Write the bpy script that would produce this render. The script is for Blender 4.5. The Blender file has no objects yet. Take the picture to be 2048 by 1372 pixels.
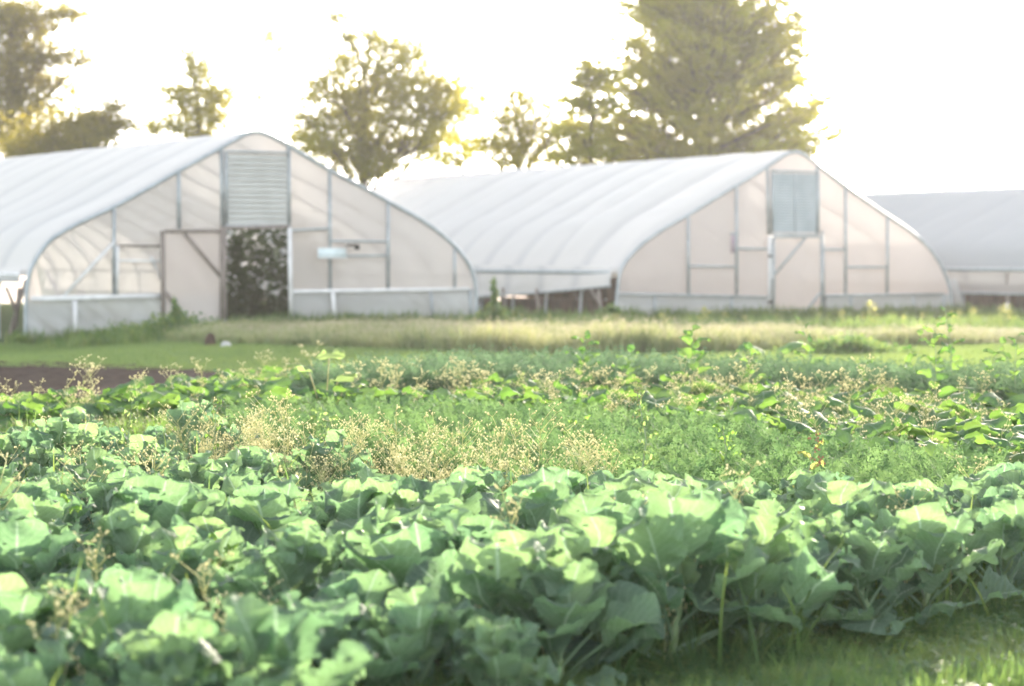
import bpy, math, random
import numpy as np
from mathutils import Vector
R_ = math.radians
rng = np.random.default_rng(7)
random.seed(7)
sc = bpy.context.scene
COL = sc.collection

# ------------------------------------------------------------------ camera
FPX = 2048 * 85 / 36.0
PITCH = math.atan((686 - 514) / FPX)
CAMZ = 1.5
cd = bpy.data.cameras.new('camera')
cam = bpy.data.objects.new('camera', cd)
COL.objects.link(cam)
cam.location = (0, 0, CAMZ)
cam.rotation_euler = (math.pi / 2 - PITCH, 0, 0)
cd.lens = 85
cd.sensor_width = 36
cd.clip_end = 6000
cd.dof.use_dof = True
cd.dof.focus_distance = 13.2
cd.dof.aperture_fstop = 2.5
sc.camera = cam

# ------------------------------------------------------------------ light
SUN_AZ, SUN_EL = R_(14), R_(10.5)
w = bpy.data.worlds.new('World')
sc.world = w
w.use_nodes = True
wn = w.node_tree
sky = wn.nodes.new('ShaderNodeTexSky')
sky.sky_type = 'NISHITA'
sky.sun_disc = False
sky.sun_elevation = SUN_EL
sky.sun_rotation = SUN_AZ
sky.air_density = .8
sky.dust_density = 1.2
sky.ozone_density = 1.2
hs = wn.nodes.new('ShaderNodeHueSaturation')  # thin high cloud: a whiter sky than a clear one
hs.inputs['Saturation'].default_value = .28
wn.links.new(sky.outputs[0], hs.inputs['Color'])
wn.links.new(hs.outputs[0], wn.nodes['Background'].inputs[0])
wn.nodes['Background'].inputs[1].default_value = 0.15
sl = bpy.data.lights.new('sun', 'SUN')
sl.energy = 2.8
sl.angle = R_(0.8)
sl.color = (1.0, 0.87, 0.70)
so = bpy.data.objects.new('sun', sl)
COL.objects.link(so)
sd = Vector((math.sin(SUN_AZ) * math.cos(SUN_EL), math.cos(SUN_AZ) * math.cos(SUN_EL), math.sin(SUN_EL)))
so.rotation_euler = sd.to_track_quat('Z', 'Y').to_euler()
so.location = (40, 60, 40)
sc.view_settings.view_transform = 'Standard'
sc.view_settings.look = 'None'
sc.view_settings.exposure = 2.42
sc.view_settings.gamma = 1.0
sc.cycles.use_denoising = True
sc.cycles.max_bounces = 10
sc.cycles.transparent_max_bounces = 8
sc.cycles.transmission_bounces = 6
sc.cycles.diffuse_bounces = 5
sc.cycles.sample_clamp_indirect = 8


# ------------------------------------------------------------------ photo rays
def ray(px, py):
    x = (px - 1024) / FPX
    y = -(py - 686) / FPX
    c, s = math.cos(PITCH), math.sin(PITCH)
    return np.array([x, c + y * s, -s + y * c])


def on_z(px, py, z=0.0):
    d = ray(px, py)
    t = (z - CAMZ) / d[2]
    return np.array([0, 0, CAMZ]) + d * t


def on_y(px, py, Y):
    d = ray(px, py)
    return np.array([0, 0, CAMZ]) + d * (Y / d[1])


def smooth(a, b, x):
    t = np.clip((x - a) / (b - a), 0, 1)
    return t * t * (3 - 2 * t)


def gz(x, y):
    """height of the terrain: a slight dip towards the near greenhouse's left corner"""
    x = np.asarray(x, float)
    y = np.asarray(y, float)
    return -0.26 * smooth(-4.5, -9.5, x) * smooth(34, 42, y) * (1 - smooth(60, 75, y))


# ------------------------------------------------------------------ mesh building
class MB:
    def __init__(s):
        s.V, s.Q, s.T, s.A, s.n = [], [], [], [], 0

    def add(s, v, q=None, t=None, a=None):
        v = np.asarray(v, float).reshape(-1, 3)
        if q is not None and len(q):
            s.Q.append(np.asarray(q, int).reshape(-1, 4) + s.n)
        if t is not None and len(t):
            s.T.append(np.asarray(t, int).reshape(-1, 3) + s.n)
        if a is None:
            a = np.zeros((len(v), 4))
        a = np.asarray(a, float)
        if a.ndim == 1:
            a = np.tile(a, (len(v), 1))
        s.V.append(v)
        s.A.append(a)
        s.n += len(v)
        return s

    def arrays(s):
        V = np.concatenate(s.V)
        A = np.concatenate(s.A)
        Q = np.concatenate(s.Q) if s.Q else np.zeros((0, 4), int)
        T = np.concatenate(s.T) if s.T else np.zeros((0, 3), int)
        return V, Q, T, A

    def mesh(s, name, smoothf=False):
        V, Q, T, A = s.arrays()
        me = bpy.data.meshes.new(name)
        nv, nq, nt = len(V), len(Q), len(T)
        me.vertices.add(nv)
        me.vertices.foreach_set('co', V.astype(np.float32).ravel())
        me.loops.add(nq * 4 + nt * 3)
        me.loops.foreach_set('vertex_index', np.concatenate([Q.ravel(), T.ravel()]).astype(np.int32))
        me.polygons.add(nq + nt)
        st = np.concatenate([np.arange(nq) * 4, nq * 4 + np.arange(nt) * 3]).astype(np.int32)
        me.polygons.foreach_set('loop_start', st)
        if smoothf:
            me.polygons.foreach_set('use_smooth', np.ones(nq + nt, bool))
        at = me.attributes.new('att', 'FLOAT_COLOR', 'POINT')
        at.data.foreach_set('color', A.astype(np.float32).ravel())
        me.update(calc_edges=True)
        return me

    def build(s, name, mat, parent=None, smoothf=False):
        me = s.mesh(name, smoothf)
        me.materials.append(mat)
        o = bpy.data.objects.new(name, me)
        COL.objects.link(o)
        if parent:
            o.parent = parent
        return o

    # --- shapes
    def bar(s, p, q, wx, wy, a=None, up=(0, 0, 1)):
        p = np.asarray(p, float)
        q = np.asarray(q, float)
        d = q - p
        d /= np.linalg.norm(d) + 1e-9
        up = np.asarray(up, float)
        if abs(d @ up) > .95:
            up = np.array([0, 1., 0])
        x = np.cross(d, up)
        x /= np.linalg.norm(x)
        y = np.cross(x, d)
        v = []
        for c in (p, q):
            for i, j in ((-1, -1), (1, -1), (1, 1), (-1, 1)):
                v.append(c + x * i * wx / 2 + y * j * wy / 2)
        f = [(0, 3, 2, 1), (4, 5, 6, 7), (0, 1, 5, 4), (1, 2, 6, 5), (2, 3, 7, 6), (3, 0, 4, 7)]
        return s.add(v, f, a=a)

    def box(s, lo, hi, a=None):
        lo = np.asarray(lo, float)
        hi = np.asarray(hi, float)
        v = [(x, y, z) for z in (lo[2], hi[2]) for x, y in ((lo[0], lo[1]), (hi[0], lo[1]), (hi[0], hi[1]), (lo[0], hi[1]))]
        f = [(0, 3, 2, 1), (4, 5, 6, 7), (0, 1, 5, 4), (1, 2, 6, 5), (2, 3, 7, 6), (3, 0, 4, 7)]
        return s.add(v, f, a=a)

    def tube(s, P, rad, n=6, a=None):
        P = np.asarray(P, float)
        m = len(P)
        rad = np.broadcast_to(np.asarray(rad, float), (m,))
        D = np.gradient(P, axis=0)
        D /= np.linalg.norm(D, axis=1)[:, None] + 1e-9
        ref = np.array([0.31, 0.92, 0.23]) if abs(D[0] @ np.array([.31, .92, .23])) < .9 else np.array([1., 0, 0])
        X = np.cross(D, ref)
        X /= np.linalg.norm(X, axis=1)[:, None] + 1e-9
        Y = np.cross(D, X)
        th = np.arange(n) * 2 * math.pi / n
        V = P[:, None, :] + rad[:, None, None] * (np.cos(th)[None, :, None] * X[:, None, :] + np.sin(th)[None, :, None] * Y[:, None, :])
        q = []
        for i in range(m - 1):
            for j in range(n):
                k = (j + 1) % n
                q.append((i * n + j, i * n + k, (i + 1) * n + k, (i + 1) * n + j))
        V = V.reshape(-1, 3)
        V = np.vstack([V, P[0], P[-1]])
        t = [(m * n, (j + 1) % n, j) for j in range(n)] + [(m * n + 1, (m - 1) * n + j, (m - 1) * n + (j + 1) % n) for j in range(n)]
        return s.add(V, q, t, a=a)

    def sheet(s, G, a=None, mask=None):
        """G: (m,n,3) grid"""
        m, n = G.shape[:2]
        idx = np.arange(m * n).reshape(m, n)
        q = np.stack([idx[:-1, :-1], idx[1:, :-1], idx[1:, 1:], idx[:-1, 1:]], -1).reshape(-1, 4)
        if mask is not None:
            q = q[mask.reshape(-1)]
        return s.add(G.reshape(-1, 3), q, a=a)


def scatter(mb, protos, P, rz, S, var=None, tilt=0.0):
    """merge many rotated, scaled copies of the prototypes into one mesh (ground cover only)"""
    P = np.asarray(P, float)
    N = len(P)
    pick = rng.integers(0, len(protos), N)
    if var is None:
        var = rng.random(N)
    tx = rng.normal(0, tilt, N) if tilt else np.zeros(N)
    ty = rng.normal(0, tilt, N) if tilt else np.zeros(N)
    S = np.broadcast_to(np.asarray(S, float), (N,)) if np.ndim(S) < 2 else S
    for k, (V, Q, T, A) in enumerate(protos):
        ii = np.nonzero(pick == k)[0]
        if not len(ii):
            continue
        c, s_ = np.cos(rz[ii])[:, None], np.sin(rz[ii])[:, None]
        sx = S[ii][:, None] if S.ndim == 1 else S[ii, 0][:, None]
        sz = S[ii][:, None] if S.ndim == 1 else S[ii, 1][:, None]
        x = (V[None, :, 0] * c - V[None, :, 1] * s_) * sx
        y = (V[None, :, 0] * s_ + V[None, :, 1] * c) * sx
        z = V[None, :, 2] * sz
        x = x + z * tx[ii][:, None]
        y = y + z * ty[ii][:, None]
        W = np.stack([x + P[ii, 0][:, None], y + P[ii, 1][:, None], z + P[ii, 2][:, None]], -1)
        n = len(V)
        off = (np.arange(len(ii)) * n)[:, None, None]
        q = (Q[None] + off).reshape(-1, 4) if len(Q) else None
        t = (T[None] + off).reshape(-1, 3) if len(T) else None
        AA = np.tile(A[None], (len(ii), 1, 1))
        AA[:, :, 2] = AA[:, :, 2] * .4 + var[ii][:, None] * .6
        mb.add(W.reshape(-1, 3), q, t, AA.reshape(-1, 4))
    return mb


def in_poly(P, poly):
    x, y = P[:, 0], P[:, 1]
    ins = np.zeros(len(P), bool)
    n = len(poly)
    for i in range(n):
        x0, y0 = poly[i][:2]
        x1, y1 = poly[(i + 1) % n][:2]
        c = ((y0 > y) != (y1 > y)) & (x < (x1 - x0) * (y - y0) / (y1 - y0 + 1e-12) + x0)
        ins ^= c
    return ins


def sample_poly(poly, n):
    poly = np.asarray([p[:2] for p in poly])
    lo, hi = poly.min(0), poly.max(0)
    out = np.zeros((0, 2))
    while len(out) < n:
        p = lo + rng.random((n * 2, 2)) * (hi - lo)
        out = np.vstack([out, p[in_poly(p, poly)]])
    return out[:n]


def wpoly(pts, z):
    return [on_z(px, py, z)[:2] for px, py in pts]


def vnoise(x, y, seed=0):
    """cheap smooth 2-D value noise in -1..1"""
    x = np.asarray(x, float)
    y = np.asarray(y, float)
    r = np.random.default_rng(seed + 100)
    tab = r.random((64, 64)) * 2 - 1
    xi, yi = np.floor(x).astype(int), np.floor(y).astype(int)
    fx, fy = x - xi, y - yi
    fx, fy = fx * fx * (3 - 2 * fx), fy * fy * (3 - 2 * fy)
    g = lambda i, j: tab[i % 64, j % 64]
    return (g(xi, yi) * (1 - fx) + g(xi + 1, yi) * fx) * (1 - fy) + (g(xi, yi + 1) * (1 - fx) + g(xi + 1, yi + 1) * fx) * fy


# ------------------------------------------------------------------ object tags
def tag(o, label=None, cat=None, group=None, kind=None):
    if label:
        o['label'] = label
    if cat:
        o['category'] = cat
    if group:
        o['group'] = group
    if kind:
        o['kind'] = kind
    return o


def empty(name, loc, rz=0, label=None, cat=None, group=None):
    o = bpy.data.objects.new(name, None)
    COL.objects.link(o)
    o.location = tuple(float(c) for c in loc)
    o.rotation_euler = (0, 0, rz)
    o.empty_display_size = .1
    return tag(o, label, cat, group)


def copy_tree(o, parent=None):
    c = o.copy()
    COL.objects.link(c)
    c.parent = parent
    for ch in list(o.children):
        copy_tree(ch, c)
    return c


# ------------------------------------------------------------------ materials
def newmat(name):
    m = bpy.data.materials.new(name)
    m.use_nodes = True
    nt = m.node_tree
    nt.nodes.clear()
    return m, nt, nt.nodes, nt.links


def ramp(N, L, fac, stops):
    r = N.new('ShaderNodeValToRGB')
    el = r.color_ramp.elements
    el[0].position, el[0].color = stops[0][0], (*stops[0][1], 1)
    el[1].position, el[1].color = stops[-1][0], (*stops[-1][1], 1)
    for p, c in stops[1:-1]:
        e = el.new(p)
        e.color = (*c, 1)
    L.new(fac, r.inputs[0])
    return r.outputs[0]


def math_n(N, L, op, a, b=None, c=None, clamp=False):
    n = N.new('ShaderNodeMath')
    n.operation = op
    n.use_clamp = clamp
    for i, v in enumerate((a, b, c)):
        if v is None:
            continue
        if isinstance(v, (int, float)):
            n.inputs[i].default_value = v
        else:
            L.new(v, n.inputs[i])
    return n.outputs[0]


def mixc(N, L, fac, a, b):
    n = N.new('ShaderNodeMix')
    n.data_type = 'RGBA'
    for i, v in ((0, fac), (6, a), (7, b)):
        if isinstance(v, (int, float)):
            n.inputs[i].default_value = v
        elif isinstance(v, tuple):
            n.inputs[i].default_value = (*v, 1)
        else:
            L.new(v, n.inputs[i])
    return n.outputs[2]


def leaf_mat(name, stops, tcol, tfac=.45, rough=.55, spec=.3, veins=None, stalk=None, noise=4.0, tvar=None, holes=0):
    """stops: colour ramp over the per-plant value; stalk colour where att alpha = 1"""
    m, nt, N, L = newmat(name)
    at = N.new('ShaderNodeAttribute')
    at.attribute_name = 'att'
    sep = N.new('ShaderNodeSeparateColor')
    L.new(at.outputs['Color'], sep.inputs[0])
    lu, lv, var = sep.outputs
    oi = N.new('ShaderNodeObjectInfo')
    tc = N.new('ShaderNodeTexCoord')
    nz = N.new('ShaderNodeTexNoise')
    nz.inputs['Scale'].default_value = noise
    nz.inputs['Detail'].default_value = 3
    L.new(tc.outputs['Object'], nz.inputs['Vector'])
    f = math_n(N, L, 'MULTIPLY_ADD', nz.outputs[0], .7, -.35)
    f = math_n(N, L, 'ADD', f, var)
    f = math_n(N, L, 'MULTIPLY_ADD', oi.outputs['Random'], .2, f)
    f = math_n(N, L, 'SUBTRACT', f, .1, clamp=True)
    col = ramp(N, L, f, stops)
    tc_ = mixc(N, L, f, tcol, tvar or tcol)
    if veins:
        au = math_n(N, L, 'ABSOLUTE', lu)
        mid = math_n(N, L, 'LESS_THAN', au, .045)
        x = math_n(N, L, 'MULTIPLY', lv, 7.5)
        x = math_n(N, L, 'SUBTRACT', x, math_n(N, L, 'MULTIPLY', au, 3.2))
        x = math_n(N, L, 'FRACT', x)
        x = math_n(N, L, 'SUBTRACT', x, .5)
        x = math_n(N, L, 'ABSOLUTE', x)
        sv = math_n(N, L, 'SUBTRACT', 1, math_n(N, L, 'DIVIDE', x, .09), clamp=True)
        sv = math_n(N, L, 'MULTIPLY', sv, .55)
        vf = math_n(N, L, 'MAXIMUM', mid, sv)
        cb = N.new('ShaderNodeCombineXYZ')
        L.new(math_n(N, L, 'MULTIPLY', lu, 5), cb.inputs[0])
        L.new(math_n(N, L, 'MULTIPLY', lv, 9), cb.inputs[1])
        vo = N.new('ShaderNodeTexVoronoi')
        vo.feature = 'DISTANCE_TO_EDGE'
        vo.inputs['Scale'].default_value = 1.6
        L.new(cb.outputs[0], vo.inputs['Vector'])
        net = math_n(N, L, 'MULTIPLY', math_n(N, L, 'SUBTRACT', 1, math_n(N, L, 'DIVIDE', vo.outputs['Distance'], .07), clamp=True), .32)
        vf = math_n(N, L, 'MAXIMUM', vf, net)
        vf = math_n(N, L, 'MULTIPLY', vf, .8)
        col = mixc(N, L, vf, col, veins)
        tc_ = mixc(N, L, vf, tc_, tuple(min(1, c * 1.3) for c in veins))
    if stalk:
        col = mixc(N, L, at.outputs['Alpha'], col, stalk)
        tc_ = mixc(N, L, at.outputs['Alpha'], tc_, stalk)
    pr = N.new('ShaderNodeBsdfPrincipled')
    L.new(col, pr.inputs['Base Color'])
    pr.inputs['Roughness'].default_value = rough
    pr.inputs['Specular IOR Level'].default_value = spec
    tr = N.new('ShaderNodeBsdfTranslucent')
    L.new(tc_, tr.inputs[0])
    mx = N.new('ShaderNodeMixShader')
    mx.inputs[0].default_value = tfac
    L.new(pr.outputs[0], mx.inputs[1])
    L.new(tr.outputs[0], mx.inputs[2])
    out = N.new('ShaderNodeOutputMaterial')
    L.new(mx.outputs[0], out.inputs[0])
    return m


def plain_mat(name, c0, c1, rough=.6, scale=3.0, metallic=0.0, spec=.4, bump=0.0, stretch=(1, 1, 1), coord='Object', detail=5, contrast=(.35, .65)):
    m, nt, N, L = newmat(name)
    tc = N.new('ShaderNodeTexCoord')
    mp = N.new('ShaderNodeMapping')
    mp.inputs['Scale'].default_value = stretch
    L.new(tc.outputs[coord], mp.inputs[0])
    nz = N.new('ShaderNodeTexNoise')
    nz.inputs['Scale'].default_value = scale
    nz.inputs['Detail'].default_value = detail
    L.new(mp.outputs[0], nz.inputs['Vector'])
    col = ramp(N, L, nz.outputs[0], [(contrast[0], c0), (contrast[1], c1)])
    pr = N.new('ShaderNodeBsdfPrincipled')
    L.new(col, pr.inputs['Base Color'])
    pr.inputs['Roughness'].default_value = rough
    pr.inputs['Metallic'].default_value = metallic
    pr.inputs['Specular IOR Level'].default_value = spec
    if bump:
        b = N.new('ShaderNodeBump')
        b.inputs['Strength'].default_value = bump
        b.inputs['Distance'].default_value = .03
        L.new(nz.outputs[0], b.inputs['Height'])
        L.new(b.outputs[0], pr.inputs['Normal'])
    out = N.new('ShaderNodeOutputMaterial')
    L.new(pr.outputs[0], out.inputs[0])
    return m


def film_mat(name, col, tcol, tfac, clear, dirt_and_shade=(.5, .48, .42), dirt_amt=.35, rough=.35, hoop=0):
    """polyethylene film: diffuse + translucent + a little see-through, dust towards the ground, rib shade painted in"""
    m, nt, N, L = newmat(name)
    tc = N.new('ShaderNodeTexCoord')
    nz = N.new('ShaderNodeTexNoise')
    nz.inputs['Scale'].default_value = .8
    nz.inputs['Detail'].default_value = 6
    L.new(tc.outputs['Object'], nz.inputs['Vector'])
    nf = math_n(N, L, 'MULTIPLY_ADD', nz.outputs[0], 2.0, -.75, clamp=True)
    sp = N.new('ShaderNodeSeparateXYZ')
    L.new(tc.outputs['Object'], sp.inputs[0])
    low = math_n(N, L, 'SUBTRACT', 1, math_n(N, L, 'DIVIDE', sp.outputs[2], .9), clamp=True)
    f = math_n(N, L, 'MULTIPLY', math_n(N, L, 'ADD', math_n(N, L, 'MULTIPLY', low, .8), .25), nf)
    f = math_n(N, L, 'MULTIPLY', f, dirt_amt)
    if hoop:  # rib shading put into the colour: soft grey band over every hoop
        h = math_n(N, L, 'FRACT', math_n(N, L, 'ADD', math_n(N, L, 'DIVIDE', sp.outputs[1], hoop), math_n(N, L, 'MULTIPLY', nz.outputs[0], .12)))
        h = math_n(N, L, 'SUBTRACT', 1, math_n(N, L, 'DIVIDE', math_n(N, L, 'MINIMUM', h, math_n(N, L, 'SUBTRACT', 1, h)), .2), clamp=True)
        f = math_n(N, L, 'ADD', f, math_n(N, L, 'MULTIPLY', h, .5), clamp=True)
    c = mixc(N, L, f, col, dirt_and_shade)
    t = mixc(N, L, f, tcol, dirt_and_shade)
    pr = N.new('ShaderNodeBsdfPrincipled')
    L.new(c, pr.inputs['Base Color'])
    pr.inputs['Roughness'].default_value = rough
    pr.inputs['Specular IOR Level'].default_value = .35
    tr = N.new('ShaderNodeBsdfTranslucent')
    L.new(t, tr.inputs[0])
    mx = N.new('ShaderNodeMixShader')
    mx.inputs[0].default_value = tfac
    L.new(pr.outputs[0], mx.inputs[1])
    L.new(tr.outputs[0], mx.inputs[2])
    tp = N.new('ShaderNodeBsdfTransparent')
    m2 = N.new('ShaderNodeMixShader')
    m2.inputs[0].default_value = clear
    L.new(mx.outputs[0], m2.inputs[1])
    L.new(tp.outputs[0], m2.inputs[2])
    out = N.new('ShaderNodeOutputMaterial')
    L.new(m2.outputs[0], out.inputs[0])
    return m


M = {}
M['cab'] = leaf_mat('cabbage_leaf', [(0, (.08, .13, .11)), (.5, (.12, .185, .128)), (1, (.165, .235, .125))],
                    (.16, .34, .15), .45, .66, .2, veins=(.30, .42, .28), stalk=(.22, .34, .20), noise=3, tvar=(.33, .50, .16))
M['cabdry'] = leaf_mat('dry_leaf', [(0, (.30, .22, .10)), (1, (.42, .33, .16))], (.5, .35, .12), .4)
M['squash'] = leaf_mat('squash_leaf', [(0, (.05, .12, .07)), (.5, (.08, .18, .075)), (1, (.13, .25, .09))],
                       (.14, .33, .03), .45, .7, .15, veins=(.17, .28, .13), stalk=(.2, .32, .12), noise=2, tvar=(.34, .52, .08), )
M['carrot'] = leaf_mat('carrot_top', [(0, (.06, .14, .06)), (1, (.11, .22, .09))], (.15, .29, .10), .4, .8, .05, noise=1.2, tvar=(.25, .38, .12))
M['dill'] = leaf_mat('fern_row', [(0, (.07, .145, .08)), (1, (.12, .21, .11))], (.15, .25, .12), .4, .8, .05, noise=.8)
M['weed'] = leaf_mat('weed_leaf', [(0, (.09, .17, .05)), (1, (.16, .26, .08))], (.3, .5, .08), .45, .6, .25, stalk=(.24, .28, .12), noise=3)
M['budweed'] = leaf_mat('bud_weed', [(0, (.14, .21, .08)), (1, (.25, .31, .14))], (.5, .56, .2), .5, .6, .2, stalk=(.90, .84, .56), noise=1.5)
M['grass'] = leaf_mat('grass_blade', [(0, (.035, .09, .04)), (.6, (.065, .14, .05)), (1, (.15, .19, .07))], (.16, .32, .08), .42, .55, .3, noise=.5, tvar=(.4, .5, .1))
M['lawn'] = leaf_mat('lawn_blade', [(0, (.085, .15, .06)), (1, (.13, .20, .08))], (.22, .34, .10), .42, .6, .2, noise=.4, tvar=(.4, .5, .1))
M['meadow'] = leaf_mat('meadow_grass', [(0, (.10, .175, .08)), (.5, (.17, .235, .12)), (1, (.29, .31, .19))], (.32, .40, .16), .42, .7, .15, stalk=(.58, .50, .36), noise=.35, tvar=(.55, .52, .2))
M['young'] = leaf_mat('young_crop_leaf', [(0, (.16, .2, .06)), (1, (.26, .28, .09))], (.62, .6, .18), .5, .55, .25, stalk=(.3, .3, .1))
M['tree'] = leaf_mat('tree_leaf', [(0, (.05, .07, .014)), (1, (.12, .135, .022))], (.62, .60, .05), .54, .6, .08, noise=.5, tvar=(.62, .52, .07))
M['treedark'] = leaf_mat('dark_tree_leaf', [(0, (.035, .05, .012)), (1, (.08, .09, .018))], (.34, .30, .04), .45, .6, .08, noise=.5, tvar=(.6, .48, .07))
M['conifer'] = leaf_mat('conifer_needles', [(0, (.045, .075, .022)), (1, (.15, .165, .03))], (.62, .62, .05), .56, .6, .08, noise=.7, tvar=(.72, .62, .1))
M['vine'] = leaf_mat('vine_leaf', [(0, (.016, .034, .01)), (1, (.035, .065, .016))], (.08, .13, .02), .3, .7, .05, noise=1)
M['bark'] = plain_mat('bark', (.07, .055, .04), (.15, .12, .09), .9, 6, bump=.6, stretch=(1, 1, .2))
M['stem'] = plain_mat('green_stem', (.16, .24, .11), (.24, .32, .16), .6, 8)
M['galv'] = plain_mat('galvanised_pipe', (.30, .34, .36), (.42, .46, .48), .45, 6, metallic=.35)
M['white'] = plain_mat('white_painted_wood', (.62, .62, .62), (.76, .76, .76), .55, 5)
M['wood'] = plain_mat('weathered_wood', (.15, .125, .11), (.30, .26, .235), .8, 4, stretch=(4, 4, .6), bump=.3)
M['darkwood'] = plain_mat('old_brown_boards', (.035, .022, .016), (.10, .06, .04), .85, 3, stretch=(3, 3, .5), bump=.3)
M['shut1'] = plain_mat('louvre_grey_green', (.44, .45, .435), (.52, .53, .515), .5, 2)
M['shut2'] = plain_mat('louvre_blue_grey', (.36, .42, .46), (.44, .50, .54), .5, 2)
M['sign'] = plain_mat('pale_sign', (.62, .72, .74), (.70, .78, .80), .5, 6)
M['notice'] = plain_mat('faded_purple_notice', (.28, .20, .26), (.42, .34, .38), .7, 6)
M['black'] = plain_mat('dark_metal', (.03, .028, .025), (.07, .065, .06), .6, 6)
M['brownfur'] = plain_mat('dark_brown_clod', (.03, .02, .012), (.075, .045, .028), .95, 12, bump=.8)
M['stone'] = plain_mat('pale_stone', (.38, .38, .36), (.52, .52, .5), .8, 8, bump=.4)
M['roof1'] = film_mat('roof_film', (.80, .785, .77), (.84, .82, .80), .40, .0, dirt_and_shade=(.52, .53, .55), dirt_amt=.2, rough=.6, hoop=1.83)
M['roof2'] = film_mat('roof_film_ribbed', (.80, .785, .77), (.84, .82, .80), .40, .0, dirt_and_shade=(.52, .53, .55), dirt_amt=.2, rough=.6, hoop=1.79)
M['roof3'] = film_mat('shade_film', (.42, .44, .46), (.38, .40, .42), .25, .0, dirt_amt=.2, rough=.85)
M['gab1'] = film_mat('gable_film_hazy', (.82, .77, .745), (.96, .85, .80), .60, .20, dirt_amt=.35)
M['gab2'] = film_mat('gable_film_warm', (.86, .78, .75), (.98, .83, .79), .62, .15, dirt_amt=.3)
M['skirt'] = film_mat('skirt_film', (.52, .54, .55), (.62, .62, .62), .35, .10, dirt_and_shade=(.36, .33, .29), dirt_amt=.8)
M['soil'] = plain_mat('tilled_soil', (.022, .014, .010), (.055, .037, .027), .95, 9, spec=.03, bump=1.0, detail=9)
M['bed'] = plain_mat('bed_soil', (.028, .024, .016), (.07, .06, .035), .95, 6, bump=.8, detail=8)


def ground_mat():
    m, nt, N, L = newmat('ground_grass')
    tc = N.new('ShaderNodeTexCoord')
    n1 = N.new('ShaderNodeTexNoise')
    n1.inputs['Scale'].default_value = .25
    n1.inputs['Detail'].default_value = 8
    n2 = N.new('ShaderNodeTexNoise')
    n2.inputs['Scale'].default_value = 14
    n2.inputs['Detail'].default_value = 6
    for n in (n1, n2):
        L.new(tc.outputs['Object'], n.inputs['Vector'])
    a = ramp(N, L, n1.outputs[0], [(.3, (.055, .10, .04)), (.55, (.075, .13, .05)), (.75, (.11, .15, .06))])
    b = ramp(N, L, n2.outputs[0], [(.35, (.04, .04, .025)), (.6, (.10, .15, .06))])
    c = mixc(N, L, .45, a, b)
    pr = N.new('ShaderNodeBsdfPrincipled')
    L.new(c, pr.inputs['Base Color'])
    pr.inputs['Roughness'].default_value = .95
    pr.inputs['Specular IOR Level'].default_value = .1
    bp = N.new('ShaderNodeBump')
    bp.inputs['Strength'].default_value = .7
    bp.inputs['Distance'].default_value = .05
    L.new(n2.outputs[0], bp.inputs['Height'])
    L.new(bp.outputs[0], pr.inputs['Normal'])
    out = N.new('ShaderNodeOutputMaterial')
    L.new(pr.outputs[0], out.inputs[0])
    return m


M['ground'] = ground_mat()

# ------------------------------------------------------------------ ground
xs = np.concatenate([[-3000, -1200, -400, -150, -60, -30], np.arange(-20, 30.1, .5), [40, 60, 150, 400, 1200, 3000]])
ys = np.concatenate([[-60, -20, 0], np.arange(4, 90, .5), [100, 130, 180, 300, 600, 1500, 4000]])
X, Y = np.meshgrid(xs, ys, indexing='ij')
G = np.stack([X, Y, gz(X, Y)], -1)
tag(MB().sheet(G[:, ::-1]).build('ground', M['ground'], smoothf=True), kind='structure')


def flat_sheet(name, poly, z, mat, step=.25, rough=0.0):
    """a sheet that follows the ground, with clods"""
    poly = np.asarray(poly)
    lo, hi = poly.min(0), poly.max(0)
    ax = np.arange(lo[0], hi[0] + step, step)
    ay = np.arange(lo[1], hi[1] + step, step)
    X, Y = np.meshgrid(ax, ay, indexing='ij')
    c = np.stack([(X[:-1, :-1] + X[1:, 1:]) / 2, (Y[:-1, :-1] + Y[1:, 1:]) / 2], -1)
    wob = np.stack([vnoise(c[..., 0] * 1.7, c[..., 1] * 1.7, 5), vnoise(c[..., 0] * 1.7, c[..., 1] * 1.7, 6)], -1) * .18
    mask = in_poly((c + wob).reshape(-1, 2), poly)
    Z = gz(X, Y) + z + rough * (np.abs(vnoise(X * 6, Y * 6, 3)) + .6 * rng.random(X.shape))
    o = MB().sheet(np.stack([X, Y, Z], -1)[:, ::-1], mask=mask.reshape(X.shape[0] - 1, -1)[:, ::-1]).build(name, mat, smoothf=True)
    return tag(o, kind='structure')


# bed outlines, read off the photo at the height of each crop's top
CAB_BACK = [(-90, 842), (100, 820), (330, 822), (430, 826), (520, 868), (640, 880), (800, 895), (1000, 925), (1160, 950),
            (1300, 960), (1450, 940), (1600, 965), (1760, 965), (1900, 945), (2130, 945)]
P_CAB = wpoly(CAB_BACK, .44) + [(2.9, 10.8), (1.4, 9.05), (.12, 7.65), (-1.1, 6.1), (-3.0, 5.0), (-4.5, 9)]
P_CARROT = wpoly([(430, 848), (560, 832), (700, 834), (1000, 836), (1200, 842), (1400, 862), (1700, 915), (2120, 972), (2130, 1060),
                  (1800, 1015), (1450, 1005), (1150, 1005), (850, 950), (600, 905)], .25)
P_YELLOW = wpoly([(-60, 822), (300, 804), (640, 800), (760, 822), (700, 842), (560, 852), (300, 852), (-60, 860)], .2)
P_WEED = wpoly([(380, 862), (520, 850), (640, 870), (760, 868), (1150, 895), (1240, 950), (1150, 985), (900, 975), (600, 955), (420, 925)], .38)
P_SQUASH = wpoly([(-60, 800), (120, 796), (300, 776), (420, 754), (640, 742), (800, 756), (1100, 776), (1300, 772), (1600, 784), (2120, 800),
                  (2120, 925), (1700, 905), (1400, 850), (1000, 815), (600, 800), (300, 806), (-60, 826)], .3)
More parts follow.
